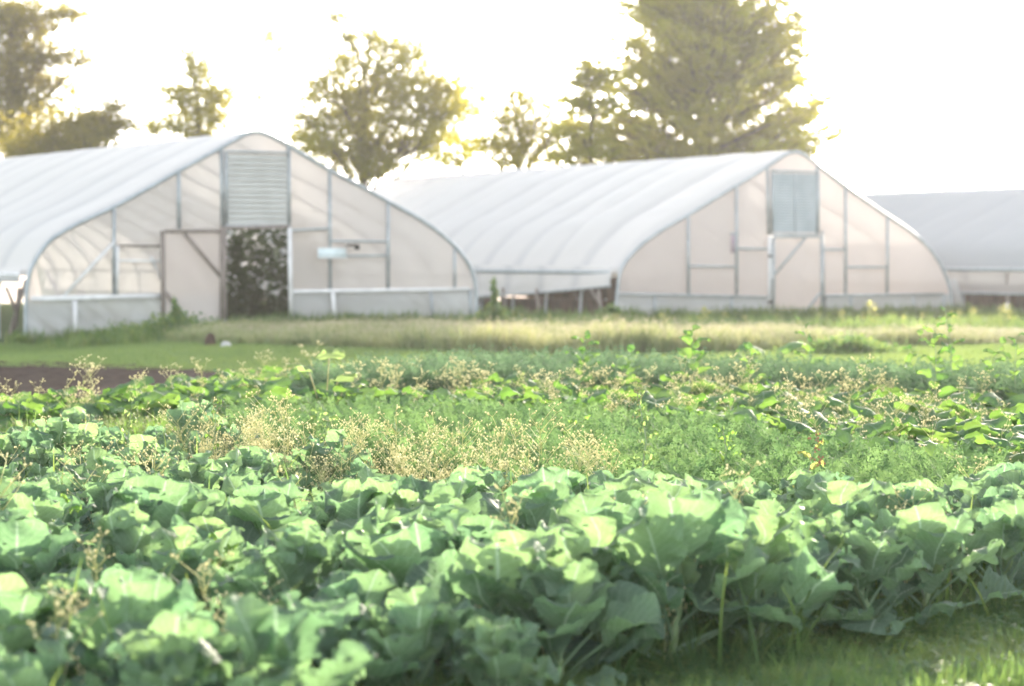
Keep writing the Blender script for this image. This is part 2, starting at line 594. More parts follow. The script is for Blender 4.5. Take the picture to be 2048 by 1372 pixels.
P_DILL = wpoly([(600, 742), (760, 722), (900, 714), (1100, 710), (1500, 722), (2130, 742), (2130, 768), (1500, 742), (1000, 735), (720, 748)], .45)
P_SOIL = wpoly([(-80, 724), (120, 727), (320, 738), (640, 752), (1000, 765), (1000, 800), (300, 800), (-80, 800)], 0)
P_STRIP = wpoly([(1040, 650), (1500, 654), (2130, 656), (2130, 668), (1600, 666), (1040, 657)], 0)

flat_sheet('tilled_soil', P_SOIL, .006, M['soil'], .12, .03)
flat_sheet('soil_strip', P_STRIP, .006, M['soil'], .25, .03)
flat_sheet('crop_bed_soil', P_CAB, .008, M['bed'], .12, .02)
flat_sheet('carrot_bed_soil', [(-4, 12.5), (3.6, 11.2), (3.9, 17), (-.5, 20.5), (-5, 20)], .004, M['bed'], .25, .02)


# ------------------------------------------------------------------ greenhouses
def film_noise(U, Z, seed, amp):
    return amp * (vnoise(U * 1.1 + 7, Z * .9, seed) + .5 * vnoise(U * 2.7 + Z, Z * 2.3 - U * .7, seed + 1))


class House:
    def __init__(s, name, px, Y, theta, label):
        s.th = theta
        s.O = on_y(px, 600, Y)
        s.O[2] = 0
        s.T = np.array([math.cos(theta), math.sin(theta), 0])
        s.A = np.array([-math.sin(theta), math.cos(theta), 0])
        s.root = empty(name, s.O, theta, label, 'greenhouse', 'white film greenhouses')

    def uz(s, px, py, y=0.0):
        """pixel -> (u, z) on the vertical plane y behind the gable"""
        d = ray(px, py)
        o = np.array([0, 0, CAMZ]) - s.O - s.A * y
        t = -(o @ s.A) / (d @ s.A)
        p = o + d * t
        return np.array([p @ s.T, p[2] + s.O[2]])

    def p(s, px, py, y=0.0):
        u, z = s.uz(px, py, y)
        return np.array([u, y, z])

    def bar(s, name, a, b, wd, mat, y=-.04, dp=.05, parent=None):
        pa, pb = s.p(*a, y), s.p(*b, y)
        return MB().bar(pa, pb, dp if abs(pa[2] - pb[2]) < abs(pa[0] - pb[0]) * 0 else wd, dp, up=(0, 1, 0)).build(name, M[mat], parent or s.root)

    def profile(s, pts, n=60):
        P = np.array([s.uz(*q) for q in pts])
        d = np.concatenate([[0], np.cumsum(np.linalg.norm(np.diff(P, axis=0), axis=1))])
        # light smoothing so the pipe bends rather than kinks
        t = np.linspace(0, d[-1], n)
        Q = np.stack([np.interp(t, d, P[:, 0]), np.interp(t, d, P[:, 1])], -1)
        for _ in range(2):
            Q[1:-1] = (Q[:-2] + 2 * Q[1:-1] + Q[2:]) / 4
        return Q

    def ribs(s, prof, L, sp, rad=.035, inset=.05):
        n = np.stack([-np.gradient(prof[:, 1]), np.gradient(prof[:, 0])], -1)
        n /= np.linalg.norm(n, axis=1)[:, None]
        Q = prof - n * inset
        k = int(round(L / sp))
        base = None
        for i in range(1, k + 1):
            if base is None:
                P = np.stack([Q[:, 0], np.zeros(len(Q)), Q[:, 1]], -1)
                P = np.vstack([[P[0, 0], 0, -.05], P, [P[-1, 0], 0, -.05]])
                base = MB().tube(P, rad, 6).build('arch_pipe', M['galv'], s.root, True)
                base.location.y = i * sp
            else:
                c = base.copy()
                COL.objects.link(c)
                c.parent = s.root
                c.location.y = i * sp

    def roof(s, prof, L, sp, bulge, mat, e0, e1, seed, front=-.02, slack=.02, name='roof_cover', pow_=.5, hump=0):
        """film over the arches between heights e0 (left eave) and e1 (right eave), sagging between ribs"""
        i0 = max(0, np.argmax(prof[:, 1] >= e0) - 1)
        i1 = min(len(prof), len(prof) - np.argmax(prof[::-1, 1] >= e1) + 1)
        Q = prof[i0:i1]
        n = np.stack([-np.gradient(Q[:, 1]), np.gradient(Q[:, 0])], -1)
        n /= np.linalg.norm(n, axis=1)[:, None]
        ys_ = np.arange(front, L + .01, sp / 10)
        ph = np.abs(np.sin(np.pi * np.clip(ys_, 0, None) / sp)) ** pow_
        mid = np.linspace(0, 1, len(Q))
        env = np.clip(np.minimum(mid, 1 - mid) * 8, .25, 1)
        U, YY = np.meshgrid(mid * 14, ys_, indexing='ij')
        cell = np.floor(np.clip(ys_, 0, None) / sp).astype(int)
        amp = .75 + .5 * np.random.default_rng(seed).random(cell.max() + 2)[cell]
        rdg = 1 - .92 * np.exp(-((mid - np.argmax(Q[:, 1]) / len(Q)) / .08) ** 2)
        env = env * rdg
        off = .02 + bulge * env[:, None] * (ph * amp)[None, :]
        off = off + env[:, None] * (slack * vnoise(U * .8, YY * .9 + U * .35, seed) + .5 * slack * vnoise(U * 2.1 + 3, YY * 2 + U * .8, seed + 3)) * ph[None, :]
        G = np.stack([Q[:, 0][:, None] + n[:, 0][:, None] * off, np.broadcast_to(ys_, off.shape),
                      Q[:, 1][:, None] + n[:, 1][:, None] * off + hump * np.exp(-((ys_ - .9) / .8) ** 2)[None, :] * (env[:, None] > .99) * np.exp(-((Q[:, 0][:, None]) / 1.2) ** 2)], -1)
        return MB().sheet(G[:, ::-1]).build(name, M[mat], s.root, True)

    def gable(s, prof, rail, opening, mat, seed, y=0.0, name='gable_film', amp=.05):
        """film between the lower rail and the arch; opening = (u0,u1,z) left free below z"""
        u0, u1 = prof[:, 0].min() + .02, prof[:, 0].max() - .02
        us = np.unique(np.concatenate([np.linspace(u0, u1, 90), opening[:2]]))
        order = np.argsort(prof[:, 0])
        top = np.interp(us, prof[order, 0], prof[order, 1]) - .015
        mb = MB()
        rz = rail(us)
        for a, b, low in ((u0, opening[0], None), (opening[0], opening[1], opening[2]), (opening[1], u1, None)):
            k = (us >= a - 1e-6) & (us <= b + 1e-6)
            U = us[k]
            lo = rz[k] if low is None else np.full(len(U), low)
            lo = np.minimum(lo, top[k] - .001)
            v = np.linspace(0, 1, 24)
            Z = lo[:, None] + (top[k] - lo)[:, None] * v
            UU = np.repeat(U[:, None], 24, 1)
            D = film_noise(UU, Z, seed, amp)
            mb.sheet(np.stack([UU, y + D, Z], -1))
        return mb.build(name, M[mat], s.root, True)

    def skirt(s, u0, u1, rail, mat, seed, y=-.03, amp=.05, bottom=-.05, name='skirt_film'):
        us = np.arange(u0, u1 + .05, .06)
        v = np.linspace(0, 1, 16)
        base = bottom if callable(bottom) else (lambda u: np.full(len(u), bottom))
        top = rail(us)
        Z = base(us)[:, None] + (top - base(us))[:, None] * v
        UU = np.repeat(us[:, None], 16, 1)
        D = amp * (1 - v)[None, :] ** .5 * (np.sin(UU * 7 + Z * 6 + 2 * vnoise(UU, Z * 2, seed)) * .5 + vnoise(UU * 3 + Z * 4, Z * 2, seed + 1))
        return MB().sheet(np.stack([UU, y - np.abs(D), Z], -1)).build(name, M[mat], s.root, True)

    def side(s, u, zt, zb, L, mat, name, seed, lean=0.0, amp=.04, front=0.0):
        """film hanging along a long side from height zt(y) to zb(y)"""
        ys_ = np.arange(front, L + .05, .15)
        v = np.linspace(0, 1, 10)
        T_, B_ = zt(ys_), zb(ys_)
        Z = B_[:, None] + (T_ - B_)[:, None] * v
        YY = np.repeat(ys_[:, None], 10, 1)
        D = amp * vnoise(YY * 1.3 + Z * 2, Z * 3, seed) * (1 - v)[None, :] + lean * (1 - v)[None, :]
        mb = MB().sheet(np.stack([u + D, YY, Z], -1))
        o = mb.build(name, M[mat], s.root, True)
        P = np.stack([u + D[:, 0], ys_, B_], -1)
        MB().tube(P[::2], .03, 6).build('roll_pipe', M['galv'], o, True)
        return o


def interp_fn(pts):
    pts = sorted([tuple(map(float, q)) for q in pts])
    a = np.array(pts)
    return lambda u: np.interp(u, a[:, 0], a[:, 1])


# ---- greenhouse 1 (left, nearest)
H1 = House('greenhouse', 508, 51.4, R_(30.2), 'nearest white greenhouse on the left with its door open and a louvred vent above')
arch1 = [(50, 682), (50, 600), (55, 545), (62.5, 531.6), (76, 507), (95, 482), (121, 465), (152, 448), (227, 414), (296, 376), (356, 342),
         (398, 319), (441, 295), (474, 277), (496, 264), (508, 260), (526, 265), (568, 287), (614, 315), (663, 344), (719, 372), (777, 405), (832, 434),
         (871, 460), (902, 487), (926, 512), (941, 536), (949, 565), (951, 600), (950, 645)]
pf1 = H1.profile(arch1, 90)
L1 = 29.0
SP1 = 1.83
P = np.stack([pf1[:, 0], np.full(len(pf1), -.05), pf1[:, 1]], -1)
MB().tube(P, .045, 8).build('front_arch', M['galv'], H1.root, True)
zeL, zeR = H1.uz(55, 550)[1], H1.uz(945, 545)[1]
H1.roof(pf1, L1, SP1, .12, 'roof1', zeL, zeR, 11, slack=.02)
H1.ribs(pf1, L1, SP1)
rail1 = interp_fn([H1.uz(50, 599), H1.uz(325, 592), H1.uz(582, 583), H1.uz(940, 578)])
op1 = (H1.uz(450, 600)[0], H1.uz(577, 600)[0], H1.uz(515, 455)[1])
H1.gable(pf1, rail1, op1, 'gab1', 21)
uL = pf1[0, 0]
bot1 = lambda u: interp_fn([(uL, -.30), (uL + 3, -.12), (uL + 6, -.03), (20, -.03)])(u)
H1.skirt(uL + .02, op1[0] - .02, rail1, 'skirt', 31, bottom=bot1, amp=.11)
H1.skirt(op1[1] + .03, pf1[-1, 0] - .02, rail1, 'skirt', 33, bottom=-.04, amp=.05)
for a, b, wd, mt in [((228, 414), (228, 590), .06, 'galv'), ((357, 343), (358, 458), .07, 'galv'), ((443, 296), (445, 455), .07, 'galv'),
                     ((577, 291), (578, 455), .07, 'galv'), ((659, 344), (660, 582), .06, 'galv'), ((776, 407), (776, 578), .06, 'galv'),
                     ((909, 497), (909, 577), .05, 'galv'), ((939, 578), (942, 644), .06, 'galv')]:
    H1.bar('post', a, b, wd, mt, y=-.06)
for a, b, wd, mt in [((448, 455), (449, 637), .09, 'wood'), ((579, 455), (582, 640), .08, 'white'), ((235, 492), (234, 590), .05, 'white'),
                     ((149, 602), (152, 676), .09, 'white'), ((665, 585), (671, 647), .07, 'white'), ((861, 583), (866, 645), .04, 'galv')]:
    H1.bar('post', a, b, wd, mt, y=-.12)
for a, b, wd, mt in [((62, 598), (325, 592), .11, 'white'), ((584, 583), (938, 578), .08, 'white'), ((236, 491), (325, 492), .05, 'wood'),
                     ((236, 521), (325, 522), .045, 'white'), ((580, 461), (658, 457), .05, 'galv'), ((662, 482), (775, 483), .05, 'galv'),
                     ((692, 512), (775, 511), .045, 'galv')]:
    H1.bar('rail', a, b, wd, mt, y=-.10)
H1.bar('door_header', (443, 456), (579, 454), .07, 'wood', y=-.11)
for a, b, mt in [((226, 486), (128, 592), 'white'), ((92, 540), (118, 592), 'white'), ((296, 500), (322, 560), 'white')]:
    H1.bar('brace', a, b, .06, mt, y=.06 if a[0] != 226 else -.08)
# louvred vent
q0, q1 = H1.uz(446, 303), H1.uz(576, 455)
fr = MB()
for a, b in (((q0[0], q0[1]), (q1[0], q0[1])), ((q0[0], q1[1] + .03), (q1[0], q1[1] + .03))):
    fr.bar((a[0], -.10, a[1]), (b[0], -.10, b[1]), .05, .06, up=(0, 1, 0))
for u in (q0[0] + .02, q1[0] - .02):
    fr.bar((u, -.112, q1[1] + .055), (u, -.112, q0[1] - .025), .05, .05, up=(0, 1, 0))
vent = fr.build('vent_shutter', M['galv'], H1.root)
zz = np.linspace(q1[1] + .07, q0[1] - .05, 14)
mb = MB()
for z in zz[:-1]:
    h = zz[1] - zz[0]
    g = np.array([[[u, -.045, z + h * .98], [u, -.115, z + h * .16], [u, -.10, z + h * .02]] for u in np.linspace(q0[0] + .05, q1[0] - .05, 6)])
    mb.sheet(g)
mb.build('louvre_slats', M['shut1'], vent)


# door swung open against the gable
def door(H, tl, tr, bl, br, braces, y, mat, filmmat, wd=.08):
    d = bpy.data.objects.new('door', None)
    COL.objects.link(d)
    d.parent = H.root
    a, b, c, e = H.p(*tl, y), H.p(*tr, y), H.p(*bl, y), H.p(*br, y)
    fm = MB()
    fm.bar(a, c, wd, .05, up=(0, 1, 0))
    fm.bar(b, e, wd, .05, up=(0, 1, 0))
    fm.bar(a + [wd / 2, 0, -wd / 2 + .02], b - [wd / 2, 0, wd / 2 - .02], wd, .045, up=(0, 1, 0))
    fm.build('door_frame', M[mat], d)
    for s_, t_ in braces:
        MB().bar(H.p(*s_, y), H.p(*t_, y), wd, .04, up=(0, 1, 0)).build('door_brace', M[mat], d)
    n, mm = 14, 20
    G = np.zeros((n, mm, 3))
    for i in range(n):
        for j in range(mm):
            s1, t1 = i / (n - 1), j / (mm - 1)
            G[i, j] = (c * (1 - s1) + e * s1) * (1 - t1) + (a * (1 - s1) + b * s1) * t1
            G[i, j, 1] = y + .035 + .02 * float(vnoise(s1 * 5 + t1 * 3, t1 * 4, 9))
    MB().sheet(G).build('door_film', M[filmmat], d, True)
    return d


door(H1, (325, 461), (444, 460), (327, 650), (444, 640), [((368, 465), (445, 557)), ((330, 583), (374, 640))], -.17, 'wood', 'gab1', .075)
# sign board and lamp bracket
c0, c1 = H1.p(636, 496, -.16), H1.p(692, 516, -.16)
root = empty('sign_board', H1.O + H1.T * (c0[0] + c1[0]) / 2 + H1.A * -.16 + np.array([0, 0, (c0[2] + c1[2]) / 2]), H1.th,
             'small pale blue sign board fixed to a post right of the open greenhouse doorway', 'sign')
hw, hh = (c1[0] - c0[0]) / 2, (c0[2] - c1[2]) / 2
MB().box((-hw, -.012, -hh), (hw, .012, hh)).build('panel', M['sign'], root)
mb = MB()
for s_ in (-1, 1):
    mb.box((-hw - .012, -.02, s_ * hh - .01), (hw + .012, .016, s_ * hh + .012))
mb.build('trim', M['white'], root)
lp = H1.p(705, 491, -.15)
mb = MB()
mb.box((lp[0] - .16, -.24, lp[2] - .02), (lp[0] + .12, -.14, lp[2] + .03))
mb.box((lp[0] + .06, -.26, lp[2] - .09), (lp[0] + .12, -.12, lp[2] - .02))
mb.build('latch_bracket', M['black'], H1.root)
# long sides
yy = lambda v: (lambda y: np.full(np.shape(y), float(v)))
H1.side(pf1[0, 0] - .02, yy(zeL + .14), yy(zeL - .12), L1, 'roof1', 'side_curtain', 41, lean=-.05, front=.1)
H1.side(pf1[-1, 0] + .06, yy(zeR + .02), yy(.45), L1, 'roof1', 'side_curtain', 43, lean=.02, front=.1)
MB().bar((pf1[0, 0] - .09, .1, zeL), (pf1[0, 0] - .09, L1, zeL), .03, .12).build('eave_board', M['white'], H1.root)
for a, b in (((38, 575), (30, 660)), ((12, 574), (32, 622)), ((52, 560), (20, 668))):
    H1.bar('leg_brace', a, b, .07, 'wood', y=.5)
# back wall
bw = MB()
order = np.argsort(pf1[:, 0])
us = np.linspace(pf1[:, 0].min(), pf1[:, 0].max(), 40)
tops = np.interp(us, pf1[order, 0], pf1[order, 1])
bw.sheet(np.stack([np.stack([us, np.full(40, L1), np.full(40, -.1)], -1), np.stack([us, np.full(40, L1), tops], -1)], 1))
bw.build('back_wall', M['gab1'], H1.root)

# ---- greenhouse 2 (right, behind)
H2 = House('greenhouse', 1587, 60.0, R_(27.5), 'middle white greenhouse with its door shut and a solid blue-grey vent above')
arch2 = [(1229, 637), (1232, 590), (1237, 540), (1245, 528), (1262, 507), (1287, 484), (1320, 461), (1378, 428), (1425, 399), (1473, 370), (1505, 351),
         (1535, 332), (1560, 314.5), (1574, 305), (1587, 301), (1604, 306), (1635, 332), (1664, 355), (1693, 377), (1735, 406), (1775.6, 434), (1821, 464),
         (1854, 492), (1879, 528), (1896, 567), (1901, 600), (1905, 637)]
pf2 = H2.profile(arch2, 90)
L2, SP2 = 23.2, 1.79
P = np.stack([pf2[:, 0], np.full(len(pf2), -.05), pf2[:, 1]], -1)
MB().tube(P, .04, 8).build('front_arch', M['galv'], H2.root, True)
z2L, z2R = H2.uz(1237, 545)[1], H2.uz(1893, 560)[1]
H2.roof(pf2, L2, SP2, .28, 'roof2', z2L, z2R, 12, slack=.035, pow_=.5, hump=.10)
H2.ribs(pf2, L2, SP2)
rail2 = interp_fn([H2.uz(1232, 587), H2.uz(1535, 594), H2.uz(1652, 591), H2.uz(1900, 588)])
op2 = (H2.uz(1536, 600)[0], H2.uz(1648, 600)[0], H2.uz(1590, 471)[1])
H2.gable(pf2, rail2, op2, 'gab2', 22, amp=.035)
H2.skirt(pf2[0, 0] + .02, op2[0] - .02, rail2, 'skirt', 35, amp=.03)
H2.skirt(op2[1] + .03, pf2[-1, 0] - .02, rail2, 'skirt', 37, amp=.04)
for a, b, wd in [((1376, 430), (1377, 588), .055), ((1473, 372), (1473, 590), .055), ((1535, 336), (1537, 470), .06), ((1634, 334), (1634, 470), .06),
                 ((1691, 377), (1691, 590), .055), ((1775, 436), (1774, 588), .055), ((1539, 472), (1539, 637), .07), ((1644, 462), (1648, 637), .05),
                 ((1309, 592), (1309, 637), .05), ((1463, 594), (1463, 637), .05), ((1701, 592), (1701, 637), .05), ((1826, 590), (1827, 637), .05),
                 ((1886, 590), (1890, 637), .05)]:
    H2.bar('post', a, b, wd, 'galv' if wd < .065 else 'white', y=-.07)
for a, b in [((1234, 587), (1536, 594)), ((1652, 591), (1886, 588)), ((1378, 532), (1471, 533)), ((1476, 497), (1534, 498)), ((1648, 499), (1690, 499)),
             ((1694, 534), (1773, 534))]:
    H2.bar('rail', a, b, .05, 'galv', y=-.10)
q0, q1 = H2.uz(1538, 342), H2.uz(1632, 469)
fr = MB()
for z in (q0[1], q1[1]):
    fr.bar((q0[0], -.10, z), (q1[0], -.10, z), .05, .06, up=(0, 1, 0))
for u in (q0[0] + .02, q1[0] - .02):
    fr.bar((u, -.115, q1[1] + .04), (u, -.115, q0[1] - .04), .05, .06, up=(0, 1, 0))
vent = fr.build('vent_shutter', M['galv'], H2.root)
mb = MB()
zz = np.linspace(q1[1] + .05, q0[1] - .05, 22)
for z in zz[:-1]:
    h = zz[1] - zz[0]
    mb.sheet(np.array([[[u, -.07, z + h * .98], [u, -.10, z + h * .05], [u, -.09, z]] for u in np.linspace(q0[0] + .05, q1[0] - .05, 4)]))
mb.build('louvre_slats', M['shut2'], vent)
mid = (q0[0] + q1[0]) / 2
MB().bar((mid, -.12, q1[1] + .04), (mid, -.12, q0[1] - .04), .018, .02, up=(0, 1, 0)).build('centre_bar', M['shut2'], vent)
d2 = door(H2, (1547, 473), (1643, 473), (1547, 637), (1644, 637), [((1611, 475), (1549, 549)), ((1641, 585), (1602, 634))], -.13, 'galv', 'gab2', .05)
for px, py in ((1541, 512), (1541, 604)):
    c = H2.p(px, py, -.19)
    MB().box(c - [.06, .015, .03], c + [.06, .015, .03]).build('hinge', M['black'], d2)
# notice behind the film
c = H2.p(1463, 486, .10)
root = empty('wall_notice', H2.O + H2.T * c[0] + H2.A * -.03 + np.array([0, 0, c[2]]), H2.th,
             'small faded purple notice on the greenhouse film, left of the shut door', 'notice')
MB().box((-.10, -.012, -.24), (.10, .0, .22)).build('sheet', M['notice'], root)
MB().box((-.115, -.014, .20), (.115, .004, .25)).build('top_strip', M['galv'], root)
# long sides: eave board, rolled side curtain hanging lower towards the back
MB().bar((pf2[0, 0] - .07, .1, z2L), (pf2[0, 0] - .07, L2, z2L), .04, .10).build('eave_board', M['galv'], H2.root)
b0 = z2L - .42
zb2 = lambda y: np.interp(y, [0, 3, 8, 14, 23], [b0 + .10, b0 - .08, b0 - .30, b0 - .38, b0 - .42])
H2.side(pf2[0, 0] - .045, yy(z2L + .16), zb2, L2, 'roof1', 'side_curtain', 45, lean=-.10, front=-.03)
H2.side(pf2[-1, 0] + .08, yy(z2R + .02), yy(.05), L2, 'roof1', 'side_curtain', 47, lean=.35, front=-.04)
for y, dx in ((.5, .3), (3.66, .22), (5.5, .2)):
    MB().bar((pf2[0, 0] - .16, y, .70), (pf2[0, 0] - .16 - .02, y - .25, -.05), .06, .06).build('leg_post', M['wood'], H2.root)
MB().bar((pf2[0, 0] - .16, .9, .74), (pf2[0, 0] - .16, .45, .40), .05, .05).build('leg_brace', M['wood'], H2.root)
# inner timber boards along the side, raised and darkened so the gap reads shaded
bn = MB()
for z0, z1, u in ((.02, .44, .6), (.48, .90, .5)):
    y = .5
    while y < L2 - 1:
        ln = 2.2 if random.random() < .7 else 1.6
        bn.box((pf2[0, 0] + u, y, z0), (pf2[0, 0] + u + .04, y + ln, z1))
        y += ln + (.02 if z0 > .3 else random.choice([.02, .02, .22]))
bn.build('gap_shade_boards', M['darkwood'], H2.root)
kw = MB()
y = .2
while y < L2:
    kw.box((pf2[-1, 0] - .10, y, 0), (pf2[-1, 0] - .06, y + .28, .85 + .03 * random.random()))
    y += .29 if random.random() < .93 else .5
kw.build('knee_boards', M['darkwood'], H2.root)
bw = MB()
order = np.argsort(pf2[:, 0])
us = np.linspace(pf2[:, 0].min(), pf2[:, 0].max(), 40)
tops = np.interp(us, pf2[order, 0], pf2[order, 1])
bw.sheet(np.stack([np.stack([us, np.full(40, L2), np.full(40, -.05)], -1), np.stack([us, np.full(40, L2), tops], -1)], 1))
bw.build('back_wall', M['gab2'], H2.root)

# ---- greenhouse 3 (far right, only its long side is in the picture)
th3 = R_(27.5)
H3 = House('greenhouse', 2300, 64.5, th3, 'low blue-white greenhouse at the right edge seen along its side')
A3, T3 = H3.A, H3.T
# local frame: u=0 at the ridge; the near long side is u=-4.4
side_pt = np.array([12.9, 61.5, 0])
H3.O = side_pt + T3 * 4.4 - A3 * 5.0
H3.root.location = tuple(H3.O)
t = np.linspace(0, 1, 60)
U3 = np.interp(t, [0, .14, .25, .5, .75, .86, 1], [-4.4, -4.42, -4.1, 0, 4.1, 4.42, 4.4])
Z3 = np.interp(t, [0, .14, .25, .5, .75, .86, 1], [0, 1.2, 1.8, 3.62, 1.8, 1.2, 0])
for _ in range(5):
    U3[1:-1] = (U3[:-2] + 2 * U3[1:-1] + U3[2:]) / 4
    Z3[1:-1] = (Z3[:-2] + 2 * Z3[1:-1] + Z3[2:]) / 4
pf3 = np.stack([U3, Z3], -1)
L3 = 26.0
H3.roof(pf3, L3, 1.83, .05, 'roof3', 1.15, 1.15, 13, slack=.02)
H3.ribs(pf3, L3, 1.83)
MB().bar((-4.47, .1, 1.18), (-4.47, L3, 1.18), .04, .10).build('eave_board', M['galv'], H3.root)
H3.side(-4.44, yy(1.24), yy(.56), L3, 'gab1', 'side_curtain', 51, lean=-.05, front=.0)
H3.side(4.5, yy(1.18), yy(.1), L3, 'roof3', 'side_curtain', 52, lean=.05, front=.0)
kw = MB()  # dark boards added to make the gap under the curtain look shaded
y = .2
while y < L3:
    kw.box((-3.9, y, 0), (-3.86, y + .9, .8))
    y += .93
kw.build('gap_shade_boards', M['darkwood'], H3.root)
for y in (3.4, 5.4, 8.2, 9.6):
    MB().bar((-4.42, y, 0), (-4.46, y, 1.1), .07, .07).build('leg_post', M['wood'], H3.root)
for yv, nm in ((0.0, 'front_wall'), (L3, 'back_wall')):
    us = np.linspace(-4.4, 4.4, 40)
    order = np.argsort(pf3[:, 0])
    tops = np.interp(us, pf3[order, 0], pf3[order, 1])
    MB().sheet(np.stack([np.stack([us, np.full(40, yv), np.full(40, 0)], -1), np.stack([us, np.full(40, yv), tops], -1)], 1)).build(nm, M['gab1'], H3.root)
# white jug under the far greenhouse's curtain
c = on_y(2015, 612, 61.6)
jug = MB()
jug.tube([(0, 0, 0), (0, 0, .02), (0, 0, .20), (0, 0, .26), (0, 0, .30), (0, 0, .34)], [.09, .10, .10, .07, .035, .035], 12)
o = jug.build('water_jug', M['white'], None, True)
o.location = (c[0], c[1], .0)
tag(o, 'small white jug standing in the gap under the right-hand greenhouse', 'jug')


# ------------------------------------------------------------------ leaf clouds
def leaf_cloud(mb, C, S, n, size, flat=.35, var=None):
    """n small rhombic leaves around centres C (k,3) with spreads S (k,3)"""
    k = rng.integers(0, len(C), n)
    P = C[k] + rng.normal(0, 1, (n, 3)) * S[k] * .7
    d = rng.normal(0, 1, (n, 3))
    d[:, 2] *= flat
    d /= np.linalg.norm(d, axis=1)[:, None]
    e = rng.normal(0, 1, (n, 3))
    e -= (e * d).sum(1)[:, None] * d
    e /= np.linalg.norm(e, axis=1)[:, None]
    sz = size * (.6 + .8 * rng.random(n))[:, None]
    V = np.stack([P - d * sz * .6, P + e * sz * .32, P + d * sz * .6, P - e * sz * .32], 1)
    q = np.arange(n * 4).reshape(n, 4)
    vr = rng.random(n) if var is None else np.clip(var[k] + rng.normal(0, .12, n), 0, 1)
    A = np.zeros((n, 4, 4))
    A[:, :, 2] = vr[:, None]
    mb.add(V.reshape(-1, 3), q, a=A.reshape(-1, 4))


def limb_path(a, b, sag=.15, n=6):
    a, b = np.asarray(a, float), np.asarray(b, float)
    t = np.linspace(0, 1, n)[:, None]
    P = a + (b - a) * t
    P[:, 2] += (np.sin(t[:, 0] * math.pi) * sag * np.linalg.norm(b - a)) * .5
    P[1:-1] += rng.normal(0, .03 * np.linalg.norm(b - a), (n - 2, 3))
    return P


def broad_tree(px, Y, ptop, blobs, leaves, size, label, mat='tree', trunk_r=.18, spread=1.0, group=None, name='broadleaf_tree', extra_trunks=()):
    """blobs: (px, py, rx px, ry px, weight): clumps of the crown, each fed by a limb"""
    base = on_y(px, 600, Y)
    base[2] = 0
    root = empty(name, base, 0, label, 'tree', group or 'trees behind the greenhouses')
    top = on_y(px, ptop, Y) - base
    k = Y / FPX
    tb = MB()
    H = top[2]
    tp = np.array([[0, 0, -.1], [rng.normal(0, .05), 0, H * .25], [rng.normal(0, .1), .05, H * .5], [rng.normal(0, .15), 0, H * .75], [0, 0, H * .95]])
    tb.tube(tp, np.array([1, .8, .6, .35, .08]) * trunk_r, 8)
    C, S, Wt = [], [], []
    for bx, by, rx, ry, wt in blobs:
        c = on_y(bx, by, Y) - base
        c[1] += rng.normal(0, .35) * rx * k * 2
        z0 = max(.6, c[2] - abs(c[0]) * .9 - 1.0)
        st = np.array([np.interp(z0, tp[:, 2], tp[:, 0]), 0, min(z0, H * .8)])
        P = limb_path(st, c, .12)
        tb.tube(P, np.linspace(trunk_r * .38, .02, len(P)), 5)
        m = max(4, int(rx * ry / 85 * spread))
        for _ in range(m):
            a = rng.normal(0, .5, 3)
            a /= max(1, np.linalg.norm(a))
            cc = c + a * np.array([rx, rx * 1.1, ry]) * k
            P2 = limb_path(P[rng.integers(2, len(P))], cc, .05, 4)
            tb.tube(P2, np.linspace(.025, .008, 4), 4)
            C.append(cc)
            r = (.28 + .36 * rng.random()) * (.5 + .5 * min(rx, ry) / 30)
            S.append([r * 1.4, r * 1.4, r * .8])
            Wt.append(rng.random())
    tb.build('trunk', M['bark'], root, True)
    fb = MB()
    leaf_cloud(fb, np.array(C), np.array(S), int(leaves * 2.3), size * .72, var=np.array(Wt))
    fb.build('crown', M[mat], root)
    return root


broad_tree(30, 88, -60, [(20, 40, 70, 40, 1), (60, 30, 60, 40, 1), (110, 25, 60, 16, 1), (165, 30, 45, 8, 1), (40, 110, 70, 35, 1), (100, 110, 60, 26, 1), (160, 118, 40, 18, 1),
                          (30, 180, 60, 30, 1), (90, 160, 70, 22, 1), (20, 235, 50, 40, 1), (75, 215, 50, 22, 1), (115, 200, 45, 14, 1), (30, 290, 60, 30, 1), (-40, 60, 80, 80, 1), (-40, 200, 80, 90, 1),
                          (25, 20, 50, 30, 1), (15, 150, 45, 50, 1), (20, 265, 50, 30, 1)],
           14000, .17, 'tall dark tree at the left edge with layered horizontal branches', 'treedark', .26, spread=1.2)
broad_tree(165, 80, 215, [(110, 270, 50, 28, 1), (160, 255, 48, 26, 1), (205, 240, 34, 28, 1), (228, 205, 14, 20, 1), (235, 245, 22, 22, 1), (60, 295, 60, 22, 1), (140, 290, 60, 18, 1), (190, 280, 40, 20, 1)],
           5200, .16, 'low dark bushy tree behind the near greenhouse roof, left', 'treedark', .12, spread=1.6)
broad_tree(395, 84, 130, [(388, 120, 26, 22, 1), (400, 150, 22, 20, 1), (335, 185, 22, 16, 1), (372, 195, 26, 22, 1), (420, 190, 26, 22, 1), (440, 200, 18, 22, 1), (390, 235, 40, 22, 1), (430, 240, 26, 20, 1),
                           (310, 262, 20, 14, 1), (345, 250, 26, 18, 1), (400, 265, 50, 16, 1)],
           4200, .16, 'slim airy tree above the near greenhouse roof, left of its peak', 'tree', .10, spread=.9)
broad_tree(520, 92, 30, [(500, 20, 12, 6, 1), (550, 75, 26, 8, 1), (520, 85, 14, 6, 1), (555, 95, 16, 8, 1), (480, 118, 22, 6, 1), (500, 160, 26, 6, 1), (445, 92, 8, 6, 1), (530, 140, 20, 8, 1), (590, 120, 20, 10, 1),
                          (540, 60, 16, 5, 1), (600, 50, 14, 6, 1), (510, 200, 18, 8, 1)],
           1500, .13, 'very sparse wispy tree right above the near greenhouse peak', 'tree', .05, spread=.5)
